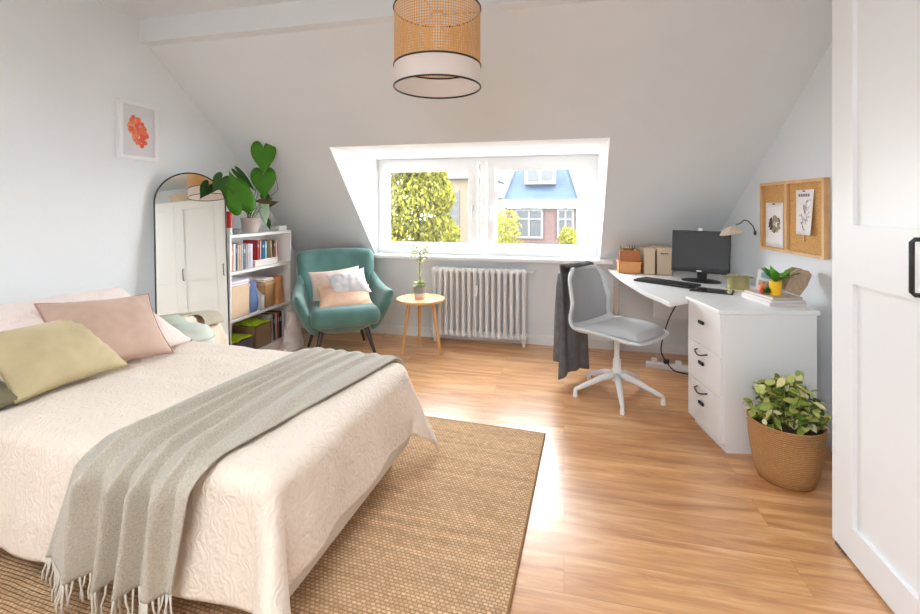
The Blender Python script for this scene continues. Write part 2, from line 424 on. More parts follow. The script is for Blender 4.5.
# ------------------------------------------------------------------ outside
GRD = -5.5
struct(B().b2((-40, 4.6, GRD-.2), (40, 60, GRD)).link('ground', mat('street', (.10, .10, .09), .9)))
MBR = mat_brick('red_brick', (.040, .015, .012, 1), (.048, .020, .016, 1), (.055, .048, .044, 1))
MSLATE = mat_brick('blue_slate', (.009, .022, .046, 1), (.012, .027, .052, 1), (.007, .018, .038, 1), .3, .16)
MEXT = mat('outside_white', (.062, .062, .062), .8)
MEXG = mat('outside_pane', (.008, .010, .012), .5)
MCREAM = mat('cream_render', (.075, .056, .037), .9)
def house(name, label, x0, x1, y, z_eave, wins):
    t = thing(name, label, 'building', ((x0+x1)/2, y, GRD)); cx = (x0+x1)/2
    w = B(); w.b2((x0-cx, 0, 0), (x1-cx, 7, z_eave-GRD)); w.link('brick_wall', MBR, t)
    for (a, b_, c, d, nx, tz) in wins:
        fb = B(); zz = -GRD; fb.frame_y(a-cx, b_-cx, c+zz, d+zz, -.08, .0, .08, .08, .08, .08)
        fb.b2((a-cx+.08, -.075, tz-.03+zz), (b_-cx-.08, .0, tz+.03+zz))
        for k in range(1, nx):
            xx = a+(b_-a)*k/nx; fb.b2((xx-.035-cx, -.07, c+zz+.08), (xx+.035-cx, .0, tz-.03+zz)); fb.b2((xx-.035-cx, -.07, tz+.03+zz), (xx+.035-cx, .0, d-.08+zz))
        fo = fb.link('window', MEXT, t); B().b2((a-cx+.03, -.03, c+zz+.03), (b_-cx-.03, -.01, d+zz-.03)).link('pane', MEXG, fo)
    return t
# the terraced house right across the street (about 14 m away)
HY = 16.0
def hx_(u):   # pixel column to world x at the facade depth
    l = (u-460)/443; return HY*(-.2284+l*.9736)/(.9736+l*.2284)
def hz_(v, u=540):
    l = (u-460)/443; return 1.26-(v-207)/443*HY/(.9736+l*.2284)
x0, x1 = hx_(505), hx_(577)
h = house('terraced_house', 'brick house with blue slate roof and white windows seen through right sash', x0, x1, HY, hz_(208),
      [(hx_(515), hx_(543), hz_(238.5), hz_(209), 2, hz_(219)), (hx_(557), hx_(574), hz_(237), hz_(209), 2, hz_(219))])
cx = (x0+x1)/2; q = -GRD
B().b2((x0-cx-.15, -.22, hz_(207.5)+q), (x1-cx+.5, .3, hz_(199)+q)).link('cornice', MEXT, h)
rf = B(); ze, zt = hz_(199)+q, hz_(160)+q
rf.bm.faces.new([rf.bm.verts.new(p) for p in ((x0-cx-.1, -.1, ze), (x1-cx+.1, -.1, ze), (x1-cx-.25, 1.3, zt), (x0-cx+.25, 1.3, zt))])
rf.bm.faces.new([rf.bm.verts.new(p) for p in ((x0-cx-.1, -.1, ze), (x0-cx+.25, 1.3, zt), (x0-cx+.25, 6, zt), (x0-cx-.1, 7, ze))])
rf.bm.faces.new([rf.bm.verts.new(p) for p in ((x1-cx+.1, -.1, ze), (x1-cx+.1, 7, ze), (x1-cx-.25, 6, zt), (x1-cx-.25, 1.3, zt))])
rf.bm.faces.new([rf.bm.verts.new(p) for p in ((x0-cx+.25, 1.3, zt), (x1-cx-.25, 1.3, zt), (x1-cx-.25, 6, zt), (x0-cx+.25, 6, zt))])
rf.link('roof', MSLATE, h)
for sgn, xa in ((1, x0-cx-.12), (-1, x1-cx+.12)):
    B().tube([(xa, -.2, ze), (xa+sgn*.38, 1.2, zt)], .1, 6).link('bargeboard', MEXT, h)
dm = B(); da, db = hx_(524)-cx, hx_(556)-cx; dz0, dz1 = hz_(184)+q, hz_(166)+q
dm.b2((da, .1, dz0), (db, 1.2, dz1)); do_ = dm.link('roof_dormer', MEXT, h)
for a, b_ in ((da+.12, (da+db)/2-.06), ((da+db)/2+.06, db-.12)): B().b2((a, .06, dz0+.14), (b_, .11, dz1-.1)).link('pane', MEXG, do_)
# pale building at the right of the left sash
t = thing('corner_house', 'cream corner house with dark barred window seen through left sash', 'building', (-4.5, 19, GRD))
B().b2((-.75, 0, 0), (1.4, 6, 8.0)).link('rendered_wall', MCREAM, t)
B().b2((-.95, -.25, 8.0), (1.5, 6, 8.35)).link('eaves', MEXT, t)
B().b2((-.6, .3, 8.35), (1.3, 5.6, 9.6)).link('roof', mat('clay_tiles', (.045, .026, .017), .9, var=.2, vscale=12), t)
wn = B(); wn.b2((-.50, -.06, 5.6), (.0, 0, 7.5)); wo = wn.link('window', MEXT, t)
for k in range(2):
    for j in range(5): B().b2((-.45+k*.22, -.09, 5.68+j*.36), (-.27+k*.22, -.05, 5.97+j*.36)).link('pane', MEXG, wo)
ML1 = mat_translucent('leaf_lime', (.10, .098, .003, 1), .4); ML2 = mat_translucent('leaf_yellow', (.15, .14, .006, 1), .4); ML3 = mat_translucent('leaf_olive', (.055, .06, .003, 1), .4)
def foliage_blob(name, label, loc, blobs, n, size, trunk, seed, cat='tree'):
    rnd = random.Random(seed); t = thing(name, label, cat, loc); b = B()
    for k in range(n):
        c, r = rnd.choice(blobs)
        d = Vector((rnd.gauss(0, 1), rnd.gauss(0, 1), rnd.gauss(0, 1))).normalized()*(rnd.random()**.4)
        p = Vector(c)+Vector((d.x*r[0], d.y*r[1], d.z*r[2]))
        e = Euler((rnd.uniform(0, 6), rnd.uniform(0, 6), rnd.uniform(0, 6))).to_matrix()
        s = size*rnd.uniform(.6, 1.3)
        vs = [b.bm.verts.new(p+e @ Vector(w)*s) for w in ((-1, 0, 0), (0, .5, .15), (1, 0, 0), (0, -.5, .15))]
        b.bm.faces.new(vs).material_index = rnd.choice((0, 0, 1, 1, 2))
    b.link('crown', [ML1, ML2, ML3], t, fix=False)
    tb = B()
    for pts, r in trunk: tb.tube(pts, r, 7)
    tb.link('trunk', mat('bark', srgb(96, 78, 62), .9, bump=.4, bscale=20), t, smooth=True)
    return t
TX = 10*(-.2284+(418-460)/443*.9736)/(.9736-(42/443)*.2284)
foliage_blob('street_tree', 'yellow-green leafy tree filling the left window pane', (TX, 10, GRD),
    [((0, 0, 6.8), (.75, .8, .8)), ((-.5, .2, 7.3), (.6, .6, .7)), ((.25, 0, 7.1), (.45, .6, .5)), ((-.9, 0, 6.9), (.5, .5, .8)), ((-.9, 0, 6.0), (.5, .5, .7)), ((.5, 0, 5.6), (.5, .5, .3)), ((.50, 0, 7.0), (.4, .5, .45)), ((.35, 0, 7.6), (.35, .5, .4)), ((.6, 0, 6.3), (.3, .4, .3)), ((-.5, 0, 6.2), (.7, .6, .6)), ((.3, .1, 6.1), (.5, .5, .4)), ((0, .2, 5.5), (.8, .7, .5)), ((-.2, 0, 7.8), (.5, .5, .3))],
    20000, .062, [([(0, 0, 0), (.05, 0, 3), (0, 0, 5.6), (-.1, 0, 7.4)], [.12, .1, .07, .02]), ([(0, 0, 5.2), (.3, .1, 6.4), (.5, .1, 7)], [.05, .03, .01]), ([(0, 0, 5.2), (-.4, .1, 6.2), (-.7, .1, 7.2)], [.05, .03, .01])], 3)
for k, (u, v, r, lab) in enumerate(((506, 229, .55, 'tall yellow-green bush below the left edge of brick house'), (569, 240, .36, 'low yellow-green bush under right window of brick house'), (452, 236, .36, 'round yellow-green bush beside the cream corner house'))):
    yy = 12; l = (u-460)/443; tt = yy/(.9736+l*.2284); xx = tt*(-.2284+l*.9736); zz = 1.26-(v-207)/443*tt
    foliage_blob('bush', lab, (xx, yy, GRD), [((0, 0, zz-GRD), (r*.75, r, r)), ((0, 0, zz-GRD-.6), (r*1.2, r, r*.8)), ((0, 0, zz-GRD-1.6), (r*1.3, r, r))], 1300, .06, [([(0, 0, 0), (0, 0, zz-GRD)], [.05, .02])], 20+k, 'bush')

# ------------------------------------------------------------------ rug
RA = math.radians(-3.4)
rugr = B(); rugr.box((-1.05, -1.5, .006), (2.1, 3.0, .012), bev=.004, seg=2)
edge = B()
rug = thing('jute_rug', 'large natural jute rug with nubby weave under the bed', 'rug', (-.098, 2.49, 0), RA)
rugr.link('rug_body', mat_rug(), rug, smooth=True, angle=40)
edge.tube([(-.004, -2.99, .008), (-.004, -.004, .008), (-2.096, -.004, .008), (-2.096, -2.99, .008)], .0055, 6)
edge.link('bound_edge', mat('jute_edge', srgb(150, 112, 74), .9, bump=.5, bscale=150), rug)

# ------------------------------------------------------------------ bed
BA = math.radians(-3.2); BO = (-.775, 1.57, 0)
BL, BW, BH = 1.93, .96, .495
bed = thing('bed', 'low upholstered bed base with mattress on short beech legs', 'bed', BO, BA)
B().box((-BL/2+.008, 0, .178), (BL+.014, BW, .145), bev=.012).link('bed_base', MBEDBASE, bed, smooth=True, angle=40)
B().box((-BL/2, 0, .365), (BL-.01, BW-.01, .205), bev=.05, seg=4).link('mattress', MMATT, bed, smooth=True, angle=60)
for (x, y) in ((-.07, .42), (-.07, -.42), (-BL+.08, .42), (-BL+.08, -.42)):
    B().lathe([(.02, .013), (.026, .11)], (x, y, 0), 16).link('leg', MBEDLEG, bed, smooth=True, angle=40)

def ns(x, y, z=0, s=1): return noise.noise(Vector((x*s, y*s, z)))
def drape(s, t, off=0):
    """cloth coordinates -> bed-local position of a cloth lying on the bed; s>0 hangs over the foot, |t|>hw over the sides"""
    hw = BW/2+.012; r = .055+off
    ds = max(0., s-(.012-.055)); dt = max(0., abs(t)-(hw-.055)); sg = 1 if t > 0 else -1
    d = math.hypot(ds, dt)
    x = min(s, .012-.055); y = sg*min(abs(t), hw-.055); z = BH+off
    if d > 0:
        ux, uy = ds/d, sg*dt/d
        if d < r*PI/2: o = r*math.sin(d/r); dz = r*(1-math.cos(d/r))
        else:
            o = r; dz = r+(d-r*PI/2)
            e = d-r*PI/2
            cor = (2*abs(ux*uy))        # 1 on the diagonal of the corner
            o += e*(.035+.36*cor**2.6); dz -= e*.08*cor
        x += ux*o; y += uy*o; z -= dz
    return Vector((x, y, z))
def spread(u, v):
    D = .36
    s = -1.90+(1.90+.318)*u; t = (-BW/2-D)+(BW+2*D)*v
    p = drape(s, t)
    top = (s < 0 and abs(t) < BW/2)
    a = ns(s, t, 1, 4)*.010+ns(s, t, 5, 11)*.005
    if top: p.z += a*.9+.004
    else:
        hang = max(0, s, abs(t)-BW/2)
        w = (math.sin(t*17+ns(s, t, 3, 2)*3)*.010 if s > 0 else 0)+(math.sin(s*14+2*ns(s, t, 9, 2))*.010 if abs(t) > BW/2 else 0)
        k = min(1, hang/.25)
        n = Vector((1 if s > 0 else 0, (1 if t > 0 else -1) if abs(t) > BW/2 else 0, 0))
        p += n*(w*k+abs(a)*.8+.002)
        if abs(t) > BW/2 and s < .1 and t < 0: p.y -= .05*k*min(1, max(0, -s-.3)/1.0)   # hem kicks out towards the head end
    p.z = max(p.z, .022)
    return p
MSPR = mat_emboss('bedspread_cotton', srgb(233, 219, 205), .36)
sp = B().grid(190, 150, spread).link('bedspread', MSPR, smooth=True, mods=[SOL(.008, 0)])
sp.location = BO; sp.rotation_euler = (0, 0, BA); tag(sp, 'off-white embossed bedspread draped over the whole bed', 'bedspread')

# throw: runs across the bed and hangs over the near side
def throwpt(u, v, lift=.0):
    # u across the strip (0 = head side), v along (0 = far edge, 1 = near hem)
    t = .60-(.60+.48+.338)*v          # cloth t: far -> near
    k = min(1, max(0, (.5-t)/1.0))
    s0 = -.57+(-.64+.57)*k; s1 = -.045+(-.20+.045)*k
    if t < -.48: e = (-.48-t)/.36; s0 -= .13*e; s1 -= .07*e
    u2 = u
    s = s0+(s1-s0)*u2
    ph = u*5.6-.9*v+.5*math.sin(v*2.4+u*2)+.8*ns(u*2, v*1.6, 2)
    fr_ = ph-math.floor(ph); pl = (fr_/.78 if fr_ < .78 else (1-fr_)/.22)**1.5*2-1       # soft one-sided pleats
    pl = (pl+1)*(.006+.015*min(1, max(0, v-.05)*1.5))*min(1, u/.10, (1-u)/.12)+abs(ns(u*5, v*3, 7))*.005
    p = drape(s, t, .019+lift)
    if abs(t) < BW/2-.03: p.z += pl+.006
    else:
        hw = min(1, (abs(t)-BW/2+.03)/.08); p.y += (-1 if t < 0 else 1)*(max(-.008, pl)*1.5*hw+.012+.03*hw); p.z += (pl+.006)*(1-hw)
    return p
MTHROW = mat('grey_wool', srgb(188, 180, 166), .95, var=.16, vscale=170, bump=.5, bscale=230, sheen=.3)
th = thing('throw_blanket', 'grey-beige wool throw with fringe laid across the bed', 'blanket', BO, BA)
B().grid(170, 130, throwpt).link('woven_body', MTHROW, th, smooth=True, mods=[SOL(.007, 0)])
fr = B(); rnd = random.Random(4)
for k in range(84):
    u = (k+.5)/84; p = throwpt(u, 1.0); L_ = rnd.uniform(.065, .09); dx = rnd.uniform(-.012, .012); dy = rnd.uniform(-.012, .006)
    zb = max(.02, p.z-L_)
    fr.tube([p+Vector((0, 0, .004)), (p.x+dx*.3, p.y+dy*.3, p.z+(zb-p.z)*.35), (p.x+dx*.9+rnd.uniform(-.004, .004), p.y+dy, p.z+(zb-p.z)*.7), (p.x+dx, p.y+dy, zb)], [.0036, .0028, .0026, .0042], 6)
fr.link('fringe', mat('wool_fringe', srgb(205, 198, 186), .9), th, smooth=True)

# ------------------------------------------------------------------ cushions
def cushion_bm(w, h, t, seed=0, pinch=.06, wr=.006, n=34, power=2.4):
    b = B()
    for side in (1, -1):
        def fn(a, c, side=side):
            u = 2*a-1; v = 2*c-1
            x = u*w/2*(1-pinch*(1-v*v)); y = v*h/2*(1-pinch*(1-u*u))
            e = max(0, (1-abs(u)**power)*(1-abs(v)**power))
            z = t/2*e**.55
            q = min(1, e*3)
            # creases running in from the corners
            z += q*(ns(x, y, seed+side, 9)*wr*1.4+ns(x, y, seed+5+side, 22)*wr*.6)
            cr_ = abs(u*v); z -= q*cr_*.012*abs(math.sin((u-v*side)*9+seed))
            return (x, y, side*z)
        b.grid(n, n, fn)
    bmesh.ops.remove_doubles(b.bm, verts=b.bm.verts, dist=.0004)
    return b
def cushion(name, label, cat, mt, w, h, t, center, right, up, seed=0, group=None, pipe=None, **kw):
    M = basis(center, right, up)
    root = bpy.data.objects.new(name, None) if pipe else None
    o = cushion_bm(w, h, t, seed, **kw).link(name if not pipe else 'cushion_cover', mt, root, smooth=True)
    if pipe:
        COL.objects.link(root); b = B(); pts = []
        for i in range(80):
            a = i/80*4; k = int(a); f_ = (a-k)*2-1
            u, v = ((f_, -1), (1, f_), (-f_, 1), (-1, -f_))[k]; pn = kw.get('pinch', .06)
            pts.append((u*w/2*(1-pn*(1-v*v)), v*h/2*(1-pn*(1-u*u)), 0))
        b.tube(pts, .004, 6, closed=True); b.link('piping', pipe, root, smooth=True); o = root
    o.matrix_world = M
    return tag(o, label, cat, group)
MPIL = mat_emboss('pillow_cotton', srgb(242, 226, 218), .35)
MPIL2 = mat('pillow_white', srgb(244, 236, 230), .85, bump=.2, bscale=30)
MROSE = mat('rose_velvet', srgb(196, 166, 148), .75, sheen=.4, var=.08, vscale=7, bump=.1, bscale=150)
MOLIVE = mat('olive_velvet', srgb(192, 176, 136), .7, sheen=.4, var=.1, vscale=7, bump=.1, bscale=150)
MSAGE = mat('sage_dark', srgb(112, 106, 78), .8, sheen=.3, bump=.1, bscale=150)
cushion('pillow', 'large pale blush pillow leaning on the wall at far side of bed', 'pillow', MPIL, .68, .60, .16, (-2.27, 1.72, .665), (.02, .99, -.02), (-.54, .12, .275), 1)
cushion('pillow', 'large pale blush pillow at the near wall end behind olive cushion', 'pillow', MPIL, .56, .56, .15, (-2.36, 1.14, .635), (-.05, .99, .02), (-.80, 0, .40), 3)
cushion('cushion', 'dusty rose velvet cushion leaning on the blush pillow', 'cushion', MROSE, .47, .40, .14, (-2.15, 1.70, .665), (.13, .42, -.03), (-.285, .03, .262), 7, pinch=.09, pipe=mat('rose_piping', srgb(176, 136, 122), .7))
cushion('cushion', 'olive gold velvet cushion lying in front of the rose one', 'cushion', MOLIVE, .42, .37, .14, (-2.13, 1.455, .635), (.03, .40, .0), (-.28, .0, .205), 11, pinch=.09, pipe=mat('olive_piping', srgb(160, 144, 100), .7))
cushion('cushion', 'dark sage cushion peeking out below the olive one at photo edge', 'cushion', MSAGE, .40, .30, .11, (-2.16, 1.10, .565), (.1, .98, 0), (-.85, 0, .2), 15)

# ------------------------------------------------------------------ armchair
AC = thing('armchair', 'teal velvet armchair with dark tapered legs by the bookshelf', 'armchair', (-1.88, 3.50, 0), math.radians(36))
def rsec(hw, hh, n=16, p=3.2):   # rounded-rect section
    out = []
    for k in range(n):
        a = 2*PI*k/n; c, s_ = math.cos(a), math.sin(a)
        out.append((hw*math.copysign(abs(c)**(2/p), c), hh*math.copysign(abs(s_)**(2/p), s_)))
    return out
def slab(b, fn, nu, nv, th):
    """closed slab around surface fn(u,v) with normal thickness profile th(u,v)"""
    def nrm(u, v):
        e = 1e-3; du = Vector(fn(min(1, u+e), v))-Vector(fn(max(0, u-e), v)); dv = Vector(fn(u, min(1, v+e)))-Vector(fn(u, max(0, v-e)))
        return du.cross(dv).normalized()
    F = [[None]*(nv+1) for _ in range(nu+1)]; K = [[None]*(nv+1) for _ in range(nu+1)]
    for i in range(nu+1):
        for j in range(nv+1):
            u, v = i/nu, j/nv; p = Vector(fn(u, v)); n = nrm(u, v); h_ = th(u, v)/2
            if i in (0, nu) or j in (0, nv): F[i][j] = K[i][j] = b.bm.verts.new(p)
            else: F[i][j] = b.bm.verts.new(p+n*h_); K[i][j] = b.bm.verts.new(p-n*h_)
    for i in range(nu):
        for j in range(nv):
            q = [F[i][j], F[i+1][j], F[i+1][j+1], F[i][j+1]]; b.bm.faces.new(q)
            q = [K[i][j+1], K[i+1][j+1], K[i+1][j], K[i][j]]
            try: b.bm.faces.new(q)
            except ValueError: pass
def edge_t(u, v, T, e=.09):
    a = min(u, 1-u)/e; c = min(v, 1-v)/e; m = max(0, min(1, a))*1.0; n = max(0, min(1, c))
    return T*math.sqrt(max(.0, 1-(1-m)**2))*math.sqrt(max(.0, 1-(1-n)**2))
# backrest: slightly wrapped, tall, rounded top corners
def backf(u, v):
    x = (u-.5)*2; z = .26+.62*v
    hw = .315+.045*v
    rc = .06                                     # round the top corners
    if v > .88: hw -= rc*(1-math.sqrt(max(0, 1-((v-.88)/.12)**2)))*1.0
    X_ = x*hw; y = .235+.16*v-.13*abs(x)**2.6*(1-.35*v)
    return (X_, y, z-.012*x*x*v)
b = B(); slab(b, backf, 26, 22, lambda u, v: edge_t(u, v, .10, .10)); b.link('backrest', MTEAL, AC, smooth=True, mods=[SUB(1)])
b = B(); b.tube([backf(.5, v/10) for v in range(3, 10)], .003, 6)
for i, v in enumerate(b.bm.verts): v.co.y -= .05
b.link('seam', MTEAL, AC, smooth=True)
for sg in (-1, 1):
    def armf(u, v, sg=sg):
        # u: back -> front, v: bottom -> top
        y = .26-.60*u; top = .615-.035*u-.02*math.sin(u*PI)+(.07*(1-u)**4)
        z = .235+(top-.235)*v
        flare = .095*v**1.1*(.45+.55*u)
        yy = y+.07*(1-v)**1.5*max(0, u-.55)/.45
        inw = -.07*(1-v)**2
        return (sg*(.285+flare+inw+.012*math.sin(u*PI)), yy, z)
    b = B(); slab(b, armf, 18, 14, lambda u, v: edge_t(u, v, .085, .16)); b.link('armrest', MTEAL, AC, smooth=True, mods=[SUB(1)])
# seat tub below and seat cushion
def tub(u, v):
    a = 2*PI*u; p = 2.8
    c, s_ = math.cos(a), math.sin(a)
    k = (.42+.58*math.sin(v*PI/2)**.7)
    x = .325*math.copysign(abs(c)**(2/p), c)*k; y = -.035+.335*math.copysign(abs(s_)**(2/p), s_)*k
    return (x, y, .215+.16*v)
b = B(); b.grid(40, 8, tub, closeu=True); bmesh.ops.contextual_create if False else None
b.bm.verts.ensure_lookup_table()
vs0 = [v for v in b.bm.verts if abs(v.co.z-.215) < 1e-5]; vs1 = [v for v in b.bm.verts if abs(v.co.z-.375) < 1e-5]
b.bm.faces.new(vs0); b.bm.faces.new(vs1[::-1]); b.link('seat_base', MTEAL, AC, smooth=True, angle=60)
b = B()
rs = [(0, .0)]
def seatf(u, v, top):
    x = (u-.5)*2; y = (v-.5)*2
    e = max(0, (1-abs(x)**4)*(1-abs(y)**4)); z = (.365+.075*e**.4+.008*math.cos(x*1.5)) if top else (.365-.07*e**.35)
    return (x*.285, -.04+y*.335-.02*(1-x*x)*(1 if y < 0 else 0)*abs(y), z)
b.box((0, -.045, .375), (.55, .64, .15), bev=.068, seg=6)
for v in b.bm.verts:
    v.co.y -= .03*(1-(v.co.x/.28)**2)*(1 if v.co.y < -.2 else 0); v.co.z += .018*(1-(v.co.x/.28)**2)*(1-((v.co.y+.045)/.33)**2)*(1 if v.co.z > .4 else 0)
b.link('seat', MTEAL, AC, smooth=True)
for (x, y) in ((-.20, -.22), (.20, -.22), (-.20, .20), (.20, .20)):
    dx = .05*(1 if x > 0 else -1); dy = .07*(1 if y > 0 else -1)
    B().tube([(x*.9, y*.9, .25), (x+dx, y+dy, .004)], [.021, .011], 14).link('leg', MLEG, AC, smooth=True, angle=50)
R36 = Matrix.Rotation(math.radians(36), 3, 'Z')
def acw(x, y, z): return tuple(R36 @ Vector((x, y, z))+Vector((-1.88, 3.50, 0)))
def acd(x, y, z): return tuple(R36 @ Vector((x, y, z)))
MPK = mat('blush_linen', srgb(232, 206, 192), .85, bump=.15, bscale=60); MPE = mat('peach_linen', srgb(226, 188, 160), .85, bump=.15, bscale=60)
MMARB = mat('marbled_cotton', srgb(222, 218, 224), .85, var=.12, vscale=18, bump=.15, bscale=40)
cushion('cushion', 'blush pink cushion standing against the teal backrest', 'cushion', MPK, .44, .30, .11, acw(-.03, .10, .565), acd(1, 0, .08), acd(0, .30, .95), 21, pinch=.10)
cushion('cushion', 'peach linen cushion lying flat on the armchair seat front', 'cushion', MPE, .46, .32, .12, acw(.02, -.10, .50), acd(1, 0, -.03), acd(0, .80, .42), 23, pinch=.10)
cushion('cushion', 'small white and grey marbled cushion on top of peach cushion', 'cushion', MMARB, .34, .26, .17, acw(.06, -.04, .60), acd(1, .1, .12), acd(0, .55, .62), 27, wr=.018, pinch=.12, power=1.8)

# ------------------------------------------------------------------ side table and its plant
ST = thing('side_table', 'round light oak side table with three splayed legs', 'table', (-1.21, 3.66, 0))
B().lathe([(.19, .447), (.206, .452), (.21, .462), (.206, .472), (.195, .475)], seg=48).link('tabletop', MOAK2, ST, smooth=True, angle=50)
for a in (-128, -8, 112):
    c, s_ = math.cos(math.radians(a)), math.sin(math.radians(a))
    B().tube([(c*.115, s_*.115, .45), (c*.19, s_*.19, .003)], [.017, .011], 12).link('leg', MOAK, ST, smooth=True, angle=50)
def leaf(b, p, d, up, L_, W_, mi=0, curl=.15):
    d = Vector(d).normalized(); s_ = d.cross(Vector(up)); s_ = s_.normalized() if s_.length > 1e-4 else d.orthogonal().normalized(); n = s_.cross(d)
    p = Vector(p); rows = []
    for k, (a, w) in enumerate(((0, .12), (.25, .8), (.5, 1), (.75, .72), (1, .03))):
        c = p+d*L_*a-n*curl*L_*a*a
        rows.append([b.bm.verts.new(c+s_*W_*w/2*q+n*W_*.12*abs(q)) for q in (-1, 0, 1)])
    for k in range(4):
        for j in range(2): b.bm.faces.new((rows[k][j], rows[k+1][j], rows[k+1][j+1], rows[k][j+1])).material_index = mi
GL1 = mat('leaf_fresh', srgb(176, 190, 70), .5); GL2 = mat('leaf_pale', srgb(214, 214, 130), .5); GL3 = mat('leaf_deep', srgb(72, 116, 40), .45); GL4 = mat('leaf_mid', srgb(120, 152, 56), .5)
MSTEM = mat('green_stem', srgb(120, 130, 60), .6)
T1 = thing('potted_plant', 'slim plant in grey and pink pot on the side table', 'plant', (-1.205, 3.625, .475))
B().lathe([(.040, 0), (.044, .004), (.049, .05)], seg=28).link('pot_foot', mat('pot_pink', srgb(236, 214, 208), .6), T1, smooth=True, angle=40)
B().lathe([(.049, .05), (.054, .108), (.050, .108), (.046, .09), (.001, .09)], seg=28).link('pot', mat('pot_grey', srgb(150, 150, 152), .6), T1, smooth=True, angle=40)
b = B(); rnd = random.Random(8)
b.tube([(0, 0, .08), (.004, 0, .16), (-.004, .002, .24), (.002, 0, .33), (0, 0, .40)], [.008, .006, .006, .005, .003], 7)
br = []
for k in range(14):
    a = rnd.uniform(0, 6.28); z0 = .31+k*.007; L_ = rnd.uniform(.05, .12)
    e = (math.cos(a)*L_, math.sin(a)*L_*.7, z0+rnd.uniform(.0, .06)); br.append(e); b.tube([(0, 0, z0), (e[0]*.5, e[1]*.5, z0+.03), e], .002, 5)
b.link('stem', MSTEM, T1, smooth=True)
b = B()
for e in br:
    for k in range(10):
        leaf(b, (e[0]*rnd.uniform(.3, 1), e[1]*rnd.uniform(.5, 1), e[2]+rnd.uniform(-.01, .03)), (rnd.gauss(0, 1), rnd.gauss(0, 1), rnd.gauss(0, .5)), (0, 0, 1), .03, .012, rnd.choice((0, 1, 2)))
for k in range(46):
    a = rnd.uniform(0, 6.28); r = rnd.uniform(.01, .06); leaf(b, (math.cos(a)*r*.5, math.sin(a)*r*.5, .095+rnd.uniform(0, .05)), (math.cos(a), math.sin(a), rnd.uniform(-.3, .9)), (0, 0, 1), .04, .018, rnd.choice((0, 1, 3)))
for k in range(40):
    leaf(b, (0, 0, .12+k*.005), (rnd.gauss(0, 1), rnd.gauss(0, 1), .6), (0, 0, 1), .03, .013, rnd.choice((0, 1)))
for k in range(6):
    leaf(b, (-.05-.003*k, -.01, .09-.012*k), (-.4, -.3, -1), (0, 0, 1), .025, .012, rnd.choice((0, 3)))
b.link('foliage', [GL1, GL2, GL3, GL4], T1, fix=False)

# ------------------------------------------------------------------ radiator
RD = thing('radiator', 'white cast column radiator under the window board', 'radiator', (-1.21, 4.03, 0))
n = 16; pw = .887/n
def rsect():
    b = B()
    for yy in (-.045, .045):
        b.tube([(0, yy, .10), (0, yy, .13), (0, yy, .63), (0, yy, .66)], [.021, .0165, .0165, .021], 12)
    for z0 in (.085, .67):
        b.tube([(0, -.058, z0), (0, -.05, z0), (0, .05, z0), (0, .058, z0)], [.012, .0262, .0262, .012], 14)
        b.lathe([(.026, -.028), (.026, .028)], M=Matrix.Translation((0, 0, z0)) @ Matrix.Rotation(PI/2, 4, 'Y'), seg=14)
    return b
r0 = rsect().link('radiator_section', MRAD, RD, smooth=True, angle=50); r0.location = (pw/2, 0, 0)
for k in range(1, n):
    c = r0.copy(); COL.objects.link(c); c.parent = RD; c.location = (pw/2+k*pw, 0, 0)
for x in (pw/2, .887-pw/2): B().tube([(x, -.02, .08), (x, -.02, .0)], [.02, .013], 10).link('foot', MRAD, RD, smooth=True, angle=40)
b = B(); b.tube([(.0, 0, .085), (-.05, 0, .085), (-.07, .01, .085), (-.07, .06, .085), (-.07, .092, .085)], .012, 10); b.link('supply_pipe', MRAD, RD, smooth=True)
b = B(); b.tube([(-.02, -.0, .085), (-.02, -.06, .085), (-.02, -.075, .085)], [.018, .018, .02], 12); b.link('valve', MRAD, RD, smooth=True, angle=40)
b = B(); b.box((.887*.5-.01, -.075, .50), (.026, .02, .10), bev=.004); b.link('heat_meter', mat('meter_white', srgb(245, 246, 248), .3), RD)
b = B(); b.box((.887*.84, -.072, .42), (.018, .014, .05), bev=.003); b.link('bleed_cover', MRAD, RD)
b = B(); b.tube([(.887, 0, .67), (.93, 0, .67), (.95, .03, .675), (.95, .09, .675)], .009, 8); b.link('return_pipe', MRAD, RD, smooth=True)

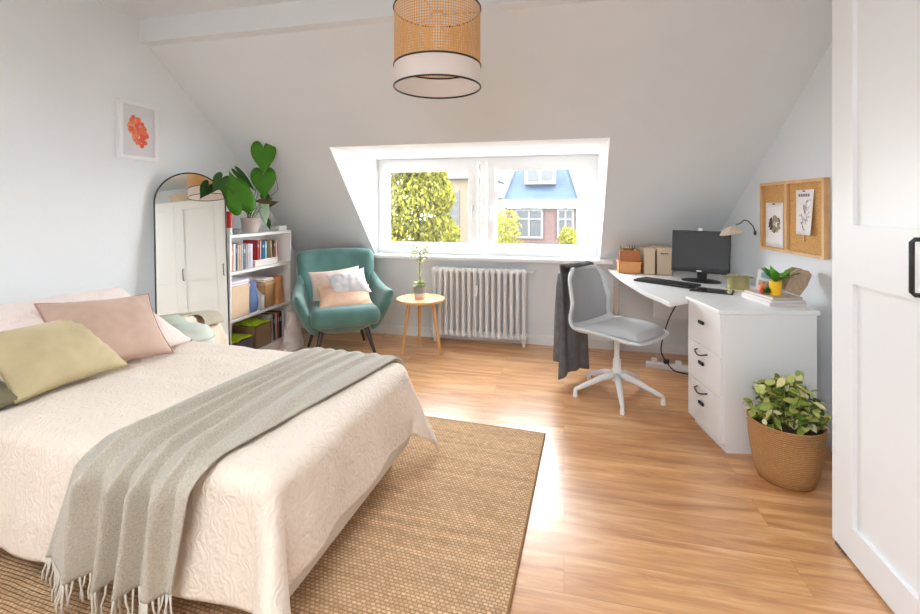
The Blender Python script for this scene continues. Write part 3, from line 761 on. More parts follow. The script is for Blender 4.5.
# ------------------------------------------------------------------ bookshelf (faces the room, +x)
SY0, SY1, SX0, SX1, SZ = 2.865, 3.64, -2.722, -2.46, 1.045
BS = thing('bookshelf', 'low white open bookshelf against left wall beside mirror', 'bookshelf', (0, 0, 0))
for y in (SY0, SY1-.018): B().b2((SX0, y, 0), (SX1, y+.018, SZ)).link('side_panel', MSHELF, BS)
B().b2((SX0, SY0+.018, SZ-.022), (SX1, SY1-.018, SZ)).link('top_board', MSHELF, BS)
for z in (.06, .375, .74): B().b2((SX0, SY0+.018, z), (SX1, SY1-.018, z+.022)).link('shelf', MSHELF, BS)
B().b2((SX0-.006, SY0+.01, .02), (SX0, SY1-.01, SZ-.01)).link('back_panel', MSHELF, BS)
B().b2((SX1-.03, SY0+.018, 0), (SX1-.012, SY1-.018, .06)).link('plinth', MSHELF, BS)
def book(y, w, h, z, col, label, d=.17, tilt=0, x1=-2.49, flat=False, grp='books on the bookshelf', seed=0):
    """an upright book whose spine faces the room; origin at its base"""
    t = thing('book', label, 'book', (x1-d/2, y+w/2, z), 0, grp)
    M_ = Matrix.Rotation(tilt, 4, 'X')
    mt = mat('cover_'+label[:12].replace(' ', '_'), col, .5, var=.05)
    c = B(); c.box(None, (d, .003, h), M=M_ @ Matrix.Translation((0, -w/2+.0015, h/2))); c.box(None, (d, .003, h), M=M_ @ Matrix.Translation((0, w/2-.0015, h/2)))
    c.box(None, (.003, w, h), M=M_ @ Matrix.Translation((d/2-.0015, 0, h/2))); c.link('cover', mt, t)
    c = B(); c.box(None, (d-.008, w-.005, h-.008), M=M_ @ Matrix.Translation((-.003, 0, h/2))); c.link('pages', MPAPER, t)
    c = B(); c.box(None, (.0008, w*.62, h*.16), M=M_ @ Matrix.Translation((d/2+.0005, 0, h*.72))); c.link('spine_label', mat('spine_'+label[:10], tuple(min(1, q*.4+.5) for q in col[:3]), .6), t)
    return t
row = [(.022, .19, (216, 120, 60), 'orange'), (.020, .195, (232, 168, 110), 'apricot'), (.026, .21, (232, 236, 242), 'white and blue'), (.014, .215, (52, 92, 132), 'dark blue'),
       (.024, .20, (228, 196, 160), 'sand'), (.018, .20, (236, 200, 176), 'pale peach'), (.014, .205, (240, 236, 230), 'off-white'), (.030, .20, (96, 124, 142), 'slate blue'),
       (.018, .195, (210, 200, 190), 'stone grey'), (.026, .20, (212, 202, 224), 'pale lilac'), (.030, .195, (232, 222, 232), 'pinkish white')]
y = SY0+.024
for w, h_, c, nm in row:
    book(y, w, h_, .763, srgb(*c), nm+' book standing on the top shelf of the bookshelf'); y += w+.0025
yf = y+.01
# a flat pile and three books standing on it
fl = B
for k, (c, nm, th_, ln) in enumerate((((226, 214, 200), 'cream', .028, .21), ((244, 240, 238), 'white', .024, .20))):
    t = thing('book', nm+' book lying flat on top shelf, '+('bottom' if k == 0 else 'top')+' of the pile', 'book', (-2.58, yf+.175, .763+(.029 if k else 0)), 0, 'books on the bookshelf')
    B().box((0, 0, .0015), (.17, .30, .003)).box((0, 0, th_-.0015), (.17, .30, .003)).box((0, -.1485, th_/2), (.17, .003, th_)).link('cover', mat('flat_'+nm, srgb(*c), .5), t)
    B().box((0, .002, th_/2), (.164, .292, th_-.006)).link('pages', MPAPER, t)
for k, (dy, w, c, nm) in enumerate(((.045, .022, (176, 52, 56), 'dark red'), (.075, .02, (222, 190, 180), 'dusty pink'), (.105, .03, (40, 92, 150), 'royal blue'), (.14, .026, (130, 204, 226), 'sky blue'))):
    book(yf+dy, w, .165-.006*k, .817, srgb(*c), nm+' book standing on the flat pile of top shelf', d=.14)
for k, (dy, tl, c, nm) in enumerate(((.225, .22, (200, 168, 110), 'ochre leaning left'), (.25, -.2, (112, 92, 62), 'brown leaning right'), (.285, 0, (234, 178, 172), 'salmon pink'))):
    book(yf+dy, .018, .15, .818, srgb(*c), nm+' booklet on the flat pile of top shelf', d=.12, tilt=tl*.5)

def carton(name, label, x0, x1, y0, y1, z0, z1, mt, lid=None, cat='box', flap=None, group=None):
    t = thing(name, label, cat, ((x0+x1)/2, (y0+y1)/2, z0), 0, group); w, d, h_ = x1-x0, y1-y0, z1-z0
    b = B(); th_ = .004
    b.b2((-w/2, -d/2, 0), (w/2, d/2, th_)); b.b2((-w/2, -d/2, 0), (-w/2+th_, d/2, h_)); b.b2((w/2-th_, -d/2, 0), (w/2, d/2, h_)); b.b2((-w/2, -d/2, 0), (w/2, -d/2+th_, h_)); b.b2((-w/2, d/2-th_, 0), (w/2, d/2, h_))
    b.link('body', mt, t)
    if lid: B().box((0, 0, h_+.002), (w+.008, d+.008, .022), bev=.003).link('lid', lid, t)
    return t
MKRAFT = mat('kraft_card', srgb(214, 172, 128), .8, var=.06); MKRAFT2 = mat('kraft_dark', srgb(196, 148, 98), .8, var=.06); MBEIGE = mat('beige_card', srgb(232, 204, 172), .8, var=.04)
# middle shelf
carton('storage_box', 'beige cardboard box at the near end of middle shelf', -2.70, -2.475, 2.895, 3.10, .397, .63, MBEIGE, MBEIGE)
def papers(label, loc, w, d, n_, cols, rz=0):
    t = thing('paper_stack', label, 'papers', loc, rz); rnd = random.Random(int(abs(loc[1])*100)); z = 0
    for k in range(n_):
        h_ = rnd.uniform(.006, .012)
        B().box((rnd.uniform(-.006, .006), rnd.uniform(-.008, .008), z+h_/2), (w, d, h_), rz=rnd.uniform(-.05, .05)).link('sheaf', mat('sheaf', srgb(*cols[k % len(cols)]), .7), t); z += h_+.0004
    return t
papers('loose white and lilac papers on top of the beige box', (-2.585, 3.0, .645), .20, .22, 4, ((238, 236, 244), (214, 204, 230), (244, 244, 246)))
# blue magazine file with a curved cut
def magfile(label, loc, mt, w=.075, h_=.27, d=.22, rz=0, scoop=True):
    t = thing('magazine_file', label, 'magazine file', loc, rz)
    n_ = 12; prof = [(-d/2, 0), (d/2, 0)]
    prof += [(d/2-d*.62*(k/n_)**1.0, h_*(.42+.58*(k/n_)**1.6) if scoop else h_) for k in range(n_+1)] + [(-d/2, h_)]
    b = B()
    for s_ in (-1, 1):
        lo = [b.bm.verts.new((x, s_*w/2, z)) for x, z in prof]; hi = [b.bm.verts.new((x, s_*(w/2-.003), z)) for x, z in prof]; m_ = len(prof)
        b.bm.faces.new(lo); b.bm.faces.new(hi[::-1])
        for i in range(m_): b.bm.faces.new((lo[i], lo[(i+1) % m_], hi[(i+1) % m_], hi[i]))
    b.b2((-d/2, -w/2, 0), (-d/2+.003, w/2, h_)); b.b2((d/2-.003, -w/2, 0), (d/2, w/2, h_*.42 if scoop else h_)); b.b2((-d/2, -w/2, 0), (d/2, w/2, .003))
    b.link('file_case', mt, t)
    return t
def bluef():
    t = thing('folder_bag', 'blue fabric file pouch between the boxes on middle shelf', 'file', (-2.50, 3.17, .397), 0)
    b = B()
    b.grid(12, 16, lambda u, v: (.028*math.sin(u*PI)+.01*math.sin(v*6)*u-.01, (u-.5)*(.125+.02*math.sin(v*PI)), .245*v*(1-.12*(u)**2)+(.02*(1-u) if v > .9 else 0)))
    b.link('pouch_front', mat('blue_cloth', srgb(104, 128, 176), .8, var=.1, bump=.2, bscale=50), t, smooth=True, mods=[SOL(.012, -1)])
    B().b2((-.19, -.058, 0), (-.03, .055, .22), bev=.008).link('pouch_body', mat('blue_cloth2', srgb(176, 182, 206), .8), t)
bluef()
magfile('white magazine file beside the blue pouch on middle shelf', (-2.585, 3.262, .397), mat('file_white', srgb(238, 234, 236), .6), w=.045)
carton('storage_box', 'brown kraft box in the middle of middle shelf', -2.69, -2.478, 3.292, 3.42, .397, .60, MKRAFT2, MKRAFT)
t = thing('paper_bag', 'orange-brown paper bag at the far end of middle shelf', 'bag', (-2.565, 3.515, .397))
b = B(); b.grid(28, 10, lambda u, v: ((.085-.03*v)*math.copysign(abs(math.cos(2*PI*u))**.5, math.cos(2*PI*u))+.015*v, (.062-.008*v)*math.copysign(abs(math.sin(2*PI*u))**.5, math.sin(2*PI*u))+.006*math.sin(v*7+u*9), .24*v), closeu=True)
b.link('bag_body', mat('bag_paper', srgb(226, 160, 108), .75, var=.1, bump=.4, bscale=14), t, mods=[SOL(.002, 0)])
papers('flat white and orange envelopes on the brown kraft box', (-2.585, 3.36, .618), .18, .13, 3, ((244, 238, 230), (232, 190, 150), (240, 236, 236)))
# bottom shelf
MLIME = mat('lime_cloth', srgb(176, 206, 40), .6, var=.1, vscale=20)
carton('storage_box', 'purple-grey box with lime cloth at near end of bottom shelf', -2.69, -2.47, 2.89, 3.14, .082, .20, mat('mauve_box', srgb(112, 104, 122), .7, var=.15, vscale=20), None)
b = B(); b.grid(20, 20, lambda u, v: (-2.58+(u-.5)*.21, 3.015+(v-.5)*.235, .206+.022*max(0, 1-((u-.5)**2+(v-.5)**2)*3.4)+.008*ns(u*5, v*5)))
tag(b.link('folded_cloth', MLIME, smooth=True, mods=[SOL(.012, 1)]), 'lime green cloth folded inside the purple-grey box', 'cloth')
carton('storage_box', 'brown woven box in the middle of bottom shelf', -2.69, -2.475, 3.17, 3.37, .082, .265, mat_weave('brown_weave', srgb(138, 110, 84), srgb(176, 144, 110), 60), None)
b = B(); b.grid(20, 20, lambda u, v: (-2.58+(u-.5)*.20, 3.27+(v-.5)*.19, .27+.03*max(0, 1-((u-.5)**2+(v-.5)**2)*3.4)+.01*ns(u*5, v*5, 4)))
tag(b.link('folded_cloth', MLIME, smooth=True, mods=[SOL(.012, 1)]), 'lime green cloth piled on the brown woven box', 'cloth')
yy = 3.385
for k, (w, c, nm, tl) in enumerate(((.016, (206, 202, 200), 'grey', .06), (.014, (236, 232, 226), 'white', .06), (.02, (92, 70, 62), 'dark brown', .04), (.024, (214, 190, 176), 'beige', .04), (.02, (190, 84, 52), 'rust orange', .02), (.024, (46, 66, 50), 'dark green', 0), (.028, (232, 226, 224), 'cream', 0))):
    book(yy, w, .235, .082, srgb(*c), nm+' folder standing at far end of bottom shelf', d=.2, tilt=tl, grp='folders on the bottom shelf'); yy += w+.007
# crumpled white paper bag on the floor in front of the shelf end
t = thing('crumpled_bag', 'crumpled white and pink bag on floor before the bookshelf', 'bag', (-2.37, 3.53, 0))
b = B(); b.grid(30, 16, lambda u, v: Vector(((.075*(1-.55*v)+.018*ns(u*9, v*6, 1))*math.cos(2*PI*u)+.02*v, (.13*(1-.55*v)+.03*ns(u*9, v*6, 2))*math.sin(2*PI*u)-.03*v, .02*0+.34*v+.02*ns(u*7, v*5, 3)*(1 if v > .05 else 0))), closeu=True)
b.link('bag_skin', mat('crumpled_white', srgb(232, 222, 218), .7, var=.12, vscale=12, bump=.5, bscale=18), t, smooth=True, angle=25)

# ---- on top of the bookshelf
t = thing('candle', 'red pillar candle on a white base on top of bookshelf', 'candle', (-2.50, 2.905, SZ))
B().lathe([(.022, 0), (.024, .006), (.02, .035), (.024, .055)], seg=24).link('candle_holder', MPOTW, t, smooth=True, angle=40)
B().lathe([(.0215, .055), (.0215, .175), (.018, .18), (.003, .178)], seg=24).link('wax', mat('red_wax', srgb(214, 62, 44), .4), t, smooth=True, angle=40)
B().tube([(0, 0, .177), (.001, 0, .19)], .0012, 5).link('wick', MBLACK, t)
t = thing('bowl', 'shallow grey bowl between candle and leafy plant', 'bowl', (-2.585, 3.02, SZ))
B().lathe([(.03, 0), (.06, .012), (.075, .038), (.071, .038), (.056, .016), (.001, .006)], seg=28).link('bowl_body', mat('grey_glaze', srgb(140, 142, 146), .4), t, smooth=True, angle=50)
t = thing('trinket_box', 'small white box at the far end on top of bookshelf', 'box', (-2.53, 3.55, SZ))
B().box((0, 0, .016), (.09, .11, .032), bev=.003).link('body', MPOTW, t); B().box((0, 0, .038), (.094, .114, .012), bev=.003).link('lid', MPOTW, t)
# big-leaved plant
PX, PY = -2.57, 3.23
BP = thing('leafy_plant', 'tall plant with big heart-shaped leaves on top of bookshelf', 'plant', (PX, PY, SZ))
B().lathe([(.058, 0), (.062, .005), (.078, .115), (.082, .125), (.076, .125), (.070, .108), (.001, .106)], seg=32).link('pot', mat('pot_taupe', srgb(206, 194, 186), .6), BP, smooth=True, angle=40)
B().lathe([(.069, .104), (.03, .112), (.001, .113)], seg=24, cap=False).link('soil', MSOIL, BP)
MHL = mat('heart_leaf', srgb(66, 124, 24), .55, var=.15, vscale=8, spec=.25); MHL2 = mat('leaf_dark', srgb(44, 84, 30), .55, var=.15, vscale=8, spec=.25); MHB = mat('leaf_bronze', srgb(96, 84, 56), .5); MHM = mat('leaf_mint', srgb(172, 206, 176), .5)
CAM = Vector((0, 0, 1.26))
def rayp(u, v, x):
    l = (u-460)/443; d = Vector((-.2284+l*.9736, .9736+l*.2284, -(v-207)/443)); return CAM+d*(x/d.x)
def heart(center, tipdir, normal, W_, H_, cup=.18, narrow=1):
    b = B(); n = Vector(normal).normalized(); dn = Vector(tipdir); dn = (dn-n*dn.dot(n)).normalized(); s_ = dn.cross(n)
    ring = []
    for k in range(40):
        a = 2*PI*k/40; hx = 16*math.sin(a)**3/16*narrow; hy = (13*math.cos(a)-5*math.cos(2*a)-2*math.cos(3*a)-math.cos(4*a))
        ring.append((hx, (5-hy)/22))     # y: 0 = notch, 1 = tip
    rows = []
    for q in (0, .33, .66, 1.0):
        r_ = []
        for hx, hy in (ring if q > 0 else [(0, .4)]):
            x = hx*q; y_ = .4+(hy-.4)*q
            z = cup*(-x*x*.5+abs(x)*.35-.9*(y_-.3)**2)
            r_.append(b.bm.verts.new(Vector(center)+s_*x*W_/2+dn*(y_-.5)*H_+n*z*W_*.8))
        rows.append(r_)
    for k in range(40):
        b.bm.faces.new((rows[0][0], rows[1][k], rows[1][(k+1) % 40]))
        for r_ in (1, 2): b.bm.faces.new((rows[r_][k], rows[r_+1][k], rows[r_+1][(k+1) % 40], rows[r_][(k+1) % 40]))
    return b
base = Vector((PX, PY, SZ+.11)); fc = (CAM-Vector((PX, PY, 1.3))).normalized()
leaves = [  # pixel centre, width px, height px, tip direction (right, up), plane x, material, narrow
    ((264, 163), 21, 27, (.05, -1), -2.37, MHL, 1), ((264, 188), 21, 25, (.05, -1), -2.37, MHL, 1),
    ((243, 203), 24, 30, (.55, -.85), -2.40, MHL, .95), ((235, 186), 24, 34, (-.35, .9), -2.42, MHL, .9), ((217, 186), 13, 17, (-.5, -.8), -2.36, MHL2, .9),
    ((248, 183), 7, 24, (.7, -.7), -2.44, MHL2, .7), ((260, 201), 14, 6, (-1, -.1), -2.50, MHB, 1), ((273, 203), 13, 7, (1, .3), -2.50, MHB, 1), ((268, 198), 9, 7, (.8, -.6), -2.55, MHL2, 1),
    ((265, 217), 9, 22, (.1, -1), -2.485, MHM, .8), ((269, 226), 5, 10, (.3, -1), -2.485, MHL2, .8)]
rt = Vector((.9736, .2284, 0)); upv = Vector((0, 0, 1)); stems = B()
for (uv, w, h_, td, px_, mt, nw) in leaves:
    c = rayp(*uv, px_); t_ = (c-CAM).dot(Vector((-.2284, .9736, 0))); k = t_/443
    tip = rt*td[0]+upv*td[1]
    nrm = (fc+Vector((random.uniform(-.15, .15), random.uniform(-.15, .15), .15)))
    L_ = max(w, h_)*k*1.05; W_ = min(w, h_)*k*1.05
    if abs(td[0]) < .6 and w < h_: W_ = w*k*1.05
    o = heart(c-Vector((PX, PY, SZ)), tip, nrm, W_*1.08, L_).link('leaf', mt, BP, smooth=True, mods=[SOL(.0012, 0)])
    top = c-tip.normalized()*L_*.38-Vector((PX, PY, SZ)); b0 = base-Vector((PX, PY, SZ))
    mid = (top+b0)/2+Vector((0, 0, .03))
    stems.tube([b0+Vector((random.uniform(-.02, .02), random.uniform(-.02, .02), -.005)), b0*.6+mid*.4, mid*.5+top*.5+Vector((0, 0, .015)), top-nrm.normalized()*.002], [.003, .0025, .0022, .0016], 6)
c = rayp(276, 178, -2.45)-Vector((PX, PY, SZ)); b0 = Vector((0, .03, .11))
stems.tube([b0, (b0+c)/2+Vector((0, .05, 0)), c+Vector((0, .03, -.1)), c], .0022, 6)
stems.link('stem', mat('stem_brown', srgb(70, 74, 50), .6), BP, smooth=True)
# clear hoop ornament
t = thing('glass_disc', 'round clear glass disc leaning behind the leafy plant', 'ornament', (-2.60, 3.40, SZ))
M_ = basis((0, 0, .115), (.35, .93, 0), (-.15, .05, .98))
b = B(); b.lathe([(.001, -.0015), (.105, -.0015), (.105, .0015), (.001, .0015)], M=M_, seg=48, cap=False)
b.link('disc', mat_glass(), t, smooth=True, angle=40)
b = B(); b.tube([M_ @ Vector((.107*math.cos(a*PI/24), .107*math.sin(a*PI/24), 0)) for a in range(48)], .0022, 6, closed=True); b.link('rim', MTRIM, t, smooth=True)

# ------------------------------------------------------------------ arched mirror
ML = Vector((-2.685, 2.435, 0)); MR = Vector((-2.435, 2.80, 0)); wv = (MR-ML); MWD = wv.length; wv.normalize()
nv = Vector((wv.y, -wv.x, 0)); lean = math.radians(6)
MIR = thing('floor_mirror', 'tall arched mirror with thin black frame leaning left of bookshelf', 'mirror', (0, 0, 0))
MH = 1.50
up_ = (Vector((0, 0, 1))*math.cos(lean)-nv*math.sin(lean))
org = (ML+MR)/2+nv*.115+Vector((0, 0, .012))
MM = Matrix((wv, up_, wv.cross(up_))).transposed().to_4x4(); MM.translation = org
def arch(r_in, n_=28):
    w = MWD/2-r_in; top = MH-MWD/2; pts = [(-w, r_in), (w, r_in)]
    pts += [(w*math.cos(a*PI/n_), top+w*math.sin(a*PI/n_)) for a in range(n_+1)]
    return pts
b = B(); b.prism(arch(.004), -.012, .0); b.link('mirror_glass', mat('mirror_silver', (.86, .86, .80), .015, metal=1), MIR)
b = B(); pa = arch(.002); b.tube([(x, y, -.002) for x, y in pa], .0055, 8, closed=True); b.link('mirror_frame', MBLACK, MIR, smooth=True)
MIR.matrix_world = MM
# pale pouf between bed and mirror
t = thing('pouf', 'low pale mint round-edged pouf between bed and mirror', 'pouf', (-2.30, 2.31, 0))
b = B(); b.lathe([(.10, .0), (.13, .015), (.145, .10), (.15, .38), (.145, .46), (.12, .505), (.07, .525), (.001, .53)], seg=40, sx=1.2, sy=.8, cap=False)
b.link('pouf_body', mat('mint_cloth', srgb(214, 222, 212), .8, bump=.15, bscale=90), t, smooth=True)
b = B(); b.tube([(.147*1.2*math.cos(a*PI/20), .147*.8*math.sin(a*PI/20), .45) for a in range(40)], .004, 6, closed=True); b.link('piping', mat('mint_piping', srgb(190, 200, 188), .8), t, smooth=True)

# ------------------------------------------------------------------ picture on the left wall
PF = thing('picture_frame', 'small white framed print of an orange flower on left wall', 'picture', (XL, 2.358, 1.757))
hw, hh = .138, .185
b = B()
for a, c in (((-hw, -hh), (hw, -hh+.022)), ((-hw, hh-.022), (hw, hh)), ((-hw, -hh+.022), (-hw+.022, hh-.022)), ((hw-.022, -hh+.022), (hw, hh-.022))): b.b2((0, a[0], a[1]), (.026, c[0], c[1]))
b.link('frame', mat('frame_white', srgb(232, 233, 235), .4), PF)
b = B(); b.b2((0.0005, -hw+.0225, -hh+.0225), (.010, hw-.0225, hh-.0225)); pr = b.link('print', mat('print_paper', srgb(214, 215, 220), .8), PF)
b = B(); rnd = random.Random(5)
for k in range(95):
    a = rnd.uniform(0, 6.28); r = rnd.random()**.5
    y_ = math.cos(a)*r*.058; z_ = math.sin(a)*r*.095; y_ -= z_*.25
    q = rnd.uniform(.010, .017)
    b.lathe([(q, .0), (q*.6, .0006)], M=Matrix.Translation((.0105+k*.00002, y_, z_)) @ Matrix.Rotation(PI/2, 4, 'Y'), seg=10, mi=rnd.choice((0, 0, 1, 2)))
b.link('flower_motif', [mat('flower_orange', srgb(232, 120, 84), .8), mat('flower_coral', srgb(222, 98, 74), .8), mat('flower_peach', srgb(238, 154, 112), .8)], PF)

# ------------------------------------------------------------------ pendant lamp
LX, LY = -.565, 1.955
PL = thing('pendant_lamp', 'cane and white linen drum pendant lamp with black rims', 'pendant lamp', (LX, LY, ZC))
R_ = .197; zb, zm, zt = 1.808-ZC, 1.905-ZC, 2.165-ZC
def cyl(z0, z1, r, uv=False):
    b = B(); n_ = 72; uvl = b.bm.loops.layers.uv.new('UVMap') if uv else None
    ring = [[b.bm.verts.new((r*math.cos(2*PI*k/n_), r*math.sin(2*PI*k/n_), z)) for k in range(n_)] for z in (z0, z1)]
    for k in range(n_):
        f_ = b.bm.faces.new((ring[0][k], ring[0][(k+1) % n_], ring[1][(k+1) % n_], ring[1][k]))
        if uv:
            for l, (uu, vv) in zip(f_.loops, ((k/n_, 0), ((k+1)/n_, 0), ((k+1)/n_, 1), (k/n_, 1))): l[uvl].uv = (uu, vv)
    return b
cyl(zb, zm, R_).link('linen_band', mat_translucent('white_linen', srgb(240, 232, 228), .45), PL, smooth=True)
cyl(zm, zt, R_, True).link('cane_band', mat_cane(), PL, smooth=True)
for z in (zb, zm, zt):
    b = B(); b.tube([((R_+.001)*math.cos(a*PI/36), (R_+.001)*math.sin(a*PI/36), z) for a in range(72)], .0042, 6, closed=True); b.link('rim', MBLACK, PL, smooth=True)
b = B()
for a in (0, 120, 240):
    a = math.radians(a+20); b.tube([(.03*math.cos(a), .03*math.sin(a), zt-.02), (R_*math.cos(a), R_*math.sin(a), zt)], .002, 6)
b.lathe([(.032, zt-.02), (.032, zt-.015)], seg=20); b.link('spider', MCHROME, PL, smooth=True, angle=40)
B().lathe([(.018, zt-.07), (.02, zt-.01), (.008, zt)], seg=20).link('lamp_holder', MPOTW, PL, smooth=True, angle=40)
B().lathe([(.001, zt-.175), (.02, zt-.168), (.032, zt-.14), (.026, zt-.105), (.014, zt-.075), (.013, zt-.06)], seg=24).link('bulb', mat('opal_glass', srgb(250, 248, 244), .2), PL, smooth=True)
B().tube([(0, 0, zt), (0, 0, -.02)], .003, 6).link('cord', MBLACK, PL)
B().lathe([(.05, 0), (.05, -.02), (.01, -.03)], seg=28).link('ceiling_rose', MPOTW, PL, smooth=True, angle=40)

# ------------------------------------------------------------------ corner desk
DZ = .722
DK = thing('corner_desk', 'white corner desk with curved front edge under the slope', 'desk', (0, 0, 0))
def zpix(u, v, z):
    l = (u-460)/443; t_ = (z-1.26)/(-(v-207)/443); return (t_*(-.2284+l*.9736), t_*(.9736+l*.2284))
front = [zpix(669.6, 302.5, DZ), zpix(661, 298.5, DZ), zpix(647, 293, DZ), zpix(631, 284, DZ), zpix(622, 278.5, DZ), (.40, 3.85), (.37, 4.1)]
desk = [(.757, 2.874)]+front+[(xr(4.1)-.02, 4.1), (xr(2.98)-.03, 2.98)]
desk[1:1] = []
b = B(); b.prism(desk, DZ-.028, DZ); b.link('tabletop', MWH, DK, mods=[('BEVEL', dict(width=.004, segments=2))])
B().b2((.42, 4.03, 0), (.46, 4.07, DZ-.028)).link('leg', MCHROME, DK)
b = B(); b.prism([(.72, 3.9), (1.2, 3.9), (1.2, 3.92), (.72, 3.92)], .35, DZ-.028); b.link('modesty_panel', MWH, DK)
B().b2((1.12, 3.2, 0), (1.16, 3.6, DZ-.028)).link('side_panel', MWH, DK)
# drawer unit
DA = math.radians(10.4); A0 = (.783, 2.503, 0)
DU = thing('drawer_unit', 'white three-drawer pedestal with top board at the desk end', 'drawer unit', A0, DA)
dw, dl, dh = .468, .357, .735   # depth to wall (x), length along the front (y)
B().b2((.012, .0, .045), (dw, dl, dh-.022)).link('carcass', MWH, DU)
B().b2((.03, .01, 0), (dw-.01, dl-.01, .045)).link('plinth', MWH, DU)
B().b2((-.018, -.008, dh-.022), (dw+.012, dl+.004, dh), bev=.003).link('top_board', MWH, DU)
zs = [(.495, .710), (.285, .492), (.05, .282)]
MGAP = MBLACK
for k, (z0, z1) in enumerate(zs):
    o = B().b2((-.006, .003, z0), (.012, dl-.003, z1), bev=.002).link('drawer', MWH, DU)
    zk = z0+(z1-z0)*.55+(.01 if k == 0 else 0)
    c_ = B(); c_.box((-.014, dl*.52, zk), (.012, .05, .018), bev=.003); c_.link('knob', MBLACK, o)
    if k:
        c_ = B(); pts = [(-.006, dl*.52-.055, z1-.03)]+[(-.034+.008*abs(q)/3, dl*.52+q*.016, z1-.034-.012*(1-(q/3)**2)) for q in range(-3, 4)]+[(-.006, dl*.52+.055, z1-.03)]
        c_.tube(pts, .004, 8); c_.link('bow_handle', MBLACK, o, smooth=True)

# ------------------------------------------------------------------ office chair
OC = thing('office_chair', 'light grey swivel chair with white star base at desk', 'chair', (.345, 3.13, 0), 0)
for k in range(5):
    a = math.radians(-90+72*k); c, s_ = math.cos(a), math.sin(a)
    b = B(); b.tube([(c*.03, s_*.03, .135), (c*.12, s_*.12, .115), (c*.25, s_*.25, .062), (c*.285, s_*.285, .05)], [.024, .02, .015, .013], 10)
    lg = b.link('base_leg', MWH, OC, smooth=True)
    B().lathe([(.014, 0), (.015, .012), (.011, .05)], (c*.285, s_*.285, .001), 14).link('glide', MWH, lg, smooth=True, angle=40)
B().lathe([(.035, .10), (.038, .12), (.034, .17), (.026, .18), (.026, .24), (.018, .245), (.018, .40)], seg=24).link('column', MWH, OC, smooth=True, angle=40)
MSEATG = mat('grey_felt', srgb(196, 199, 203), .85, bump=.15, bscale=180); MSHELLG = mat('chair_shell', srgb(214, 218, 222), .6)
CR = math.radians(-38)     # facing direction of the seat
def shellf(u, v, off=0, wk=1):
    # v: 0 seat front -> 1 top of the back ; u across
    x = (u-.5)*2
    if v < .45:
        k = v/.45; f_ = .27-.42*k; z = .452-.035*k+.0*k; w = (.225+.02*math.sin(k*PI/2))
        z -= .02*(1-k)**3; rise = .035*abs(x)**3*(.4+1.2*k); fw = 0
    else:
        k = (v-.45)/.55
        ang = min(1, k/.3)*PI*.43
        R0 = .11
        if k < .3: f_ = -.15-R0*math.sin(ang); z = .417+R0*(1-math.cos(ang))
        else:
            q = (k-.3)/.7; f0 = -.15-R0*math.sin(PI*.43); z0 = .417+R0*(1-math.cos(PI*.43)); f_ = f0-.055*q; z = z0+.325*q
        w = .245-.05*k; rise = .05*abs(x)**3*(1-min(1, k*1.5)); fw = .12*abs(x)**2.5*min(1, k*2)*(1-.35*k)
    rc = 0
    if v > .9: w -= .07*((v-.9)/.1)**2
    if v < .08: w -= .045*((.08-v)/.08)**2
    p = Vector((f_+fw, -x*w*wk, z+rise))
    p.z += off; return p
Rc = Matrix.Rotation(CR, 3, 'Z')
b = B(); b.grid(26, 44, lambda u, v: Rc @ shellf(u, v)); b.link('seat_shell', MSHELLG, OC, smooth=True, mods=[SOL(.022, 1), SUB(1)])
def padf(top):
    def f_(u, v):
        x = 2*u-1; y = 2*v-1; e = max(0, (1-abs(x)**3.5)*(1-abs(y)**3.5)); p = shellf(.5+x*.40, .02+.42*(y+1)/2)
        p.z += (.004+.062*e**.35) if top else -.004; return Rc @ p
    return f_
b = B(); b.grid(24, 20, padf(True)); b.grid(24, 20, padf(False)); b.link('seat_pad', MSEATG, OC, smooth=True)
def bpad(u, v):
    x = 2*u-1; y = 2*v-1; e = max(0, (1-abs(x)**4)*(1-abs(y)**4)); p = shellf(.5+x*.43, .56+.42*(y+1)/2); p.x += .004+.02*e**.4; return Rc @ p
b = B(); b.grid(24, 24, bpad); b.link('back_pad', mat('grey_felt_dark', srgb(170, 172, 176), .85, bump=.15, bscale=180), OC, smooth=True)
B().box((-.0, 0, .405), (.16, .12, .022), bev=.006).link('seat_mount', MDARK, OC)
# jacket hanging over the chair back
def jacket(u, v):
    x = (u-.5)*2
    k = v
    top = shellf(.5, 1.0)
    w = .15+.02*k
    f_ = top.x-.034-.0*k+.012*math.sin(x*8+k*2)*min(1, k*2)
    z = top.z+.02-.78*k-.03*x*x
    if k < .06: f_ = top.x+.03-.075*math.sin(k/.06*PI/2); z = top.z+.012+.012*math.sin(k/.06*PI)
    return Rc @ Vector((f_, -x*w, z))
t = thing('jacket', 'dark grey jacket hanging over the back of office chair', 'jacket', (.345, 3.13, 0))
MJK = mat('charcoal_cloth', srgb(104, 106, 110), .9, var=.15, vscale=20, bump=.2, bscale=150)
b = B(); b.grid(40, 40, jacket); b.link('jacket_body', MJK, t, smooth=True, mods=[SOL(.014, 0)])
for sg in (-1, 1):
    pts = [Rc @ Vector((-.33-.0*k, sg*.17, .78-.085*k)) for k in range(8)]
    pts = [Rc @ Vector((-.372, sg*(.12+.006*k), .78-.088*k)) for k in range(8)]
    b = B(); b.tube(pts, [.022, .03, .032, .032, .032, .031, .03, .028], 12); b.link('sleeve', MJK, t, smooth=True)

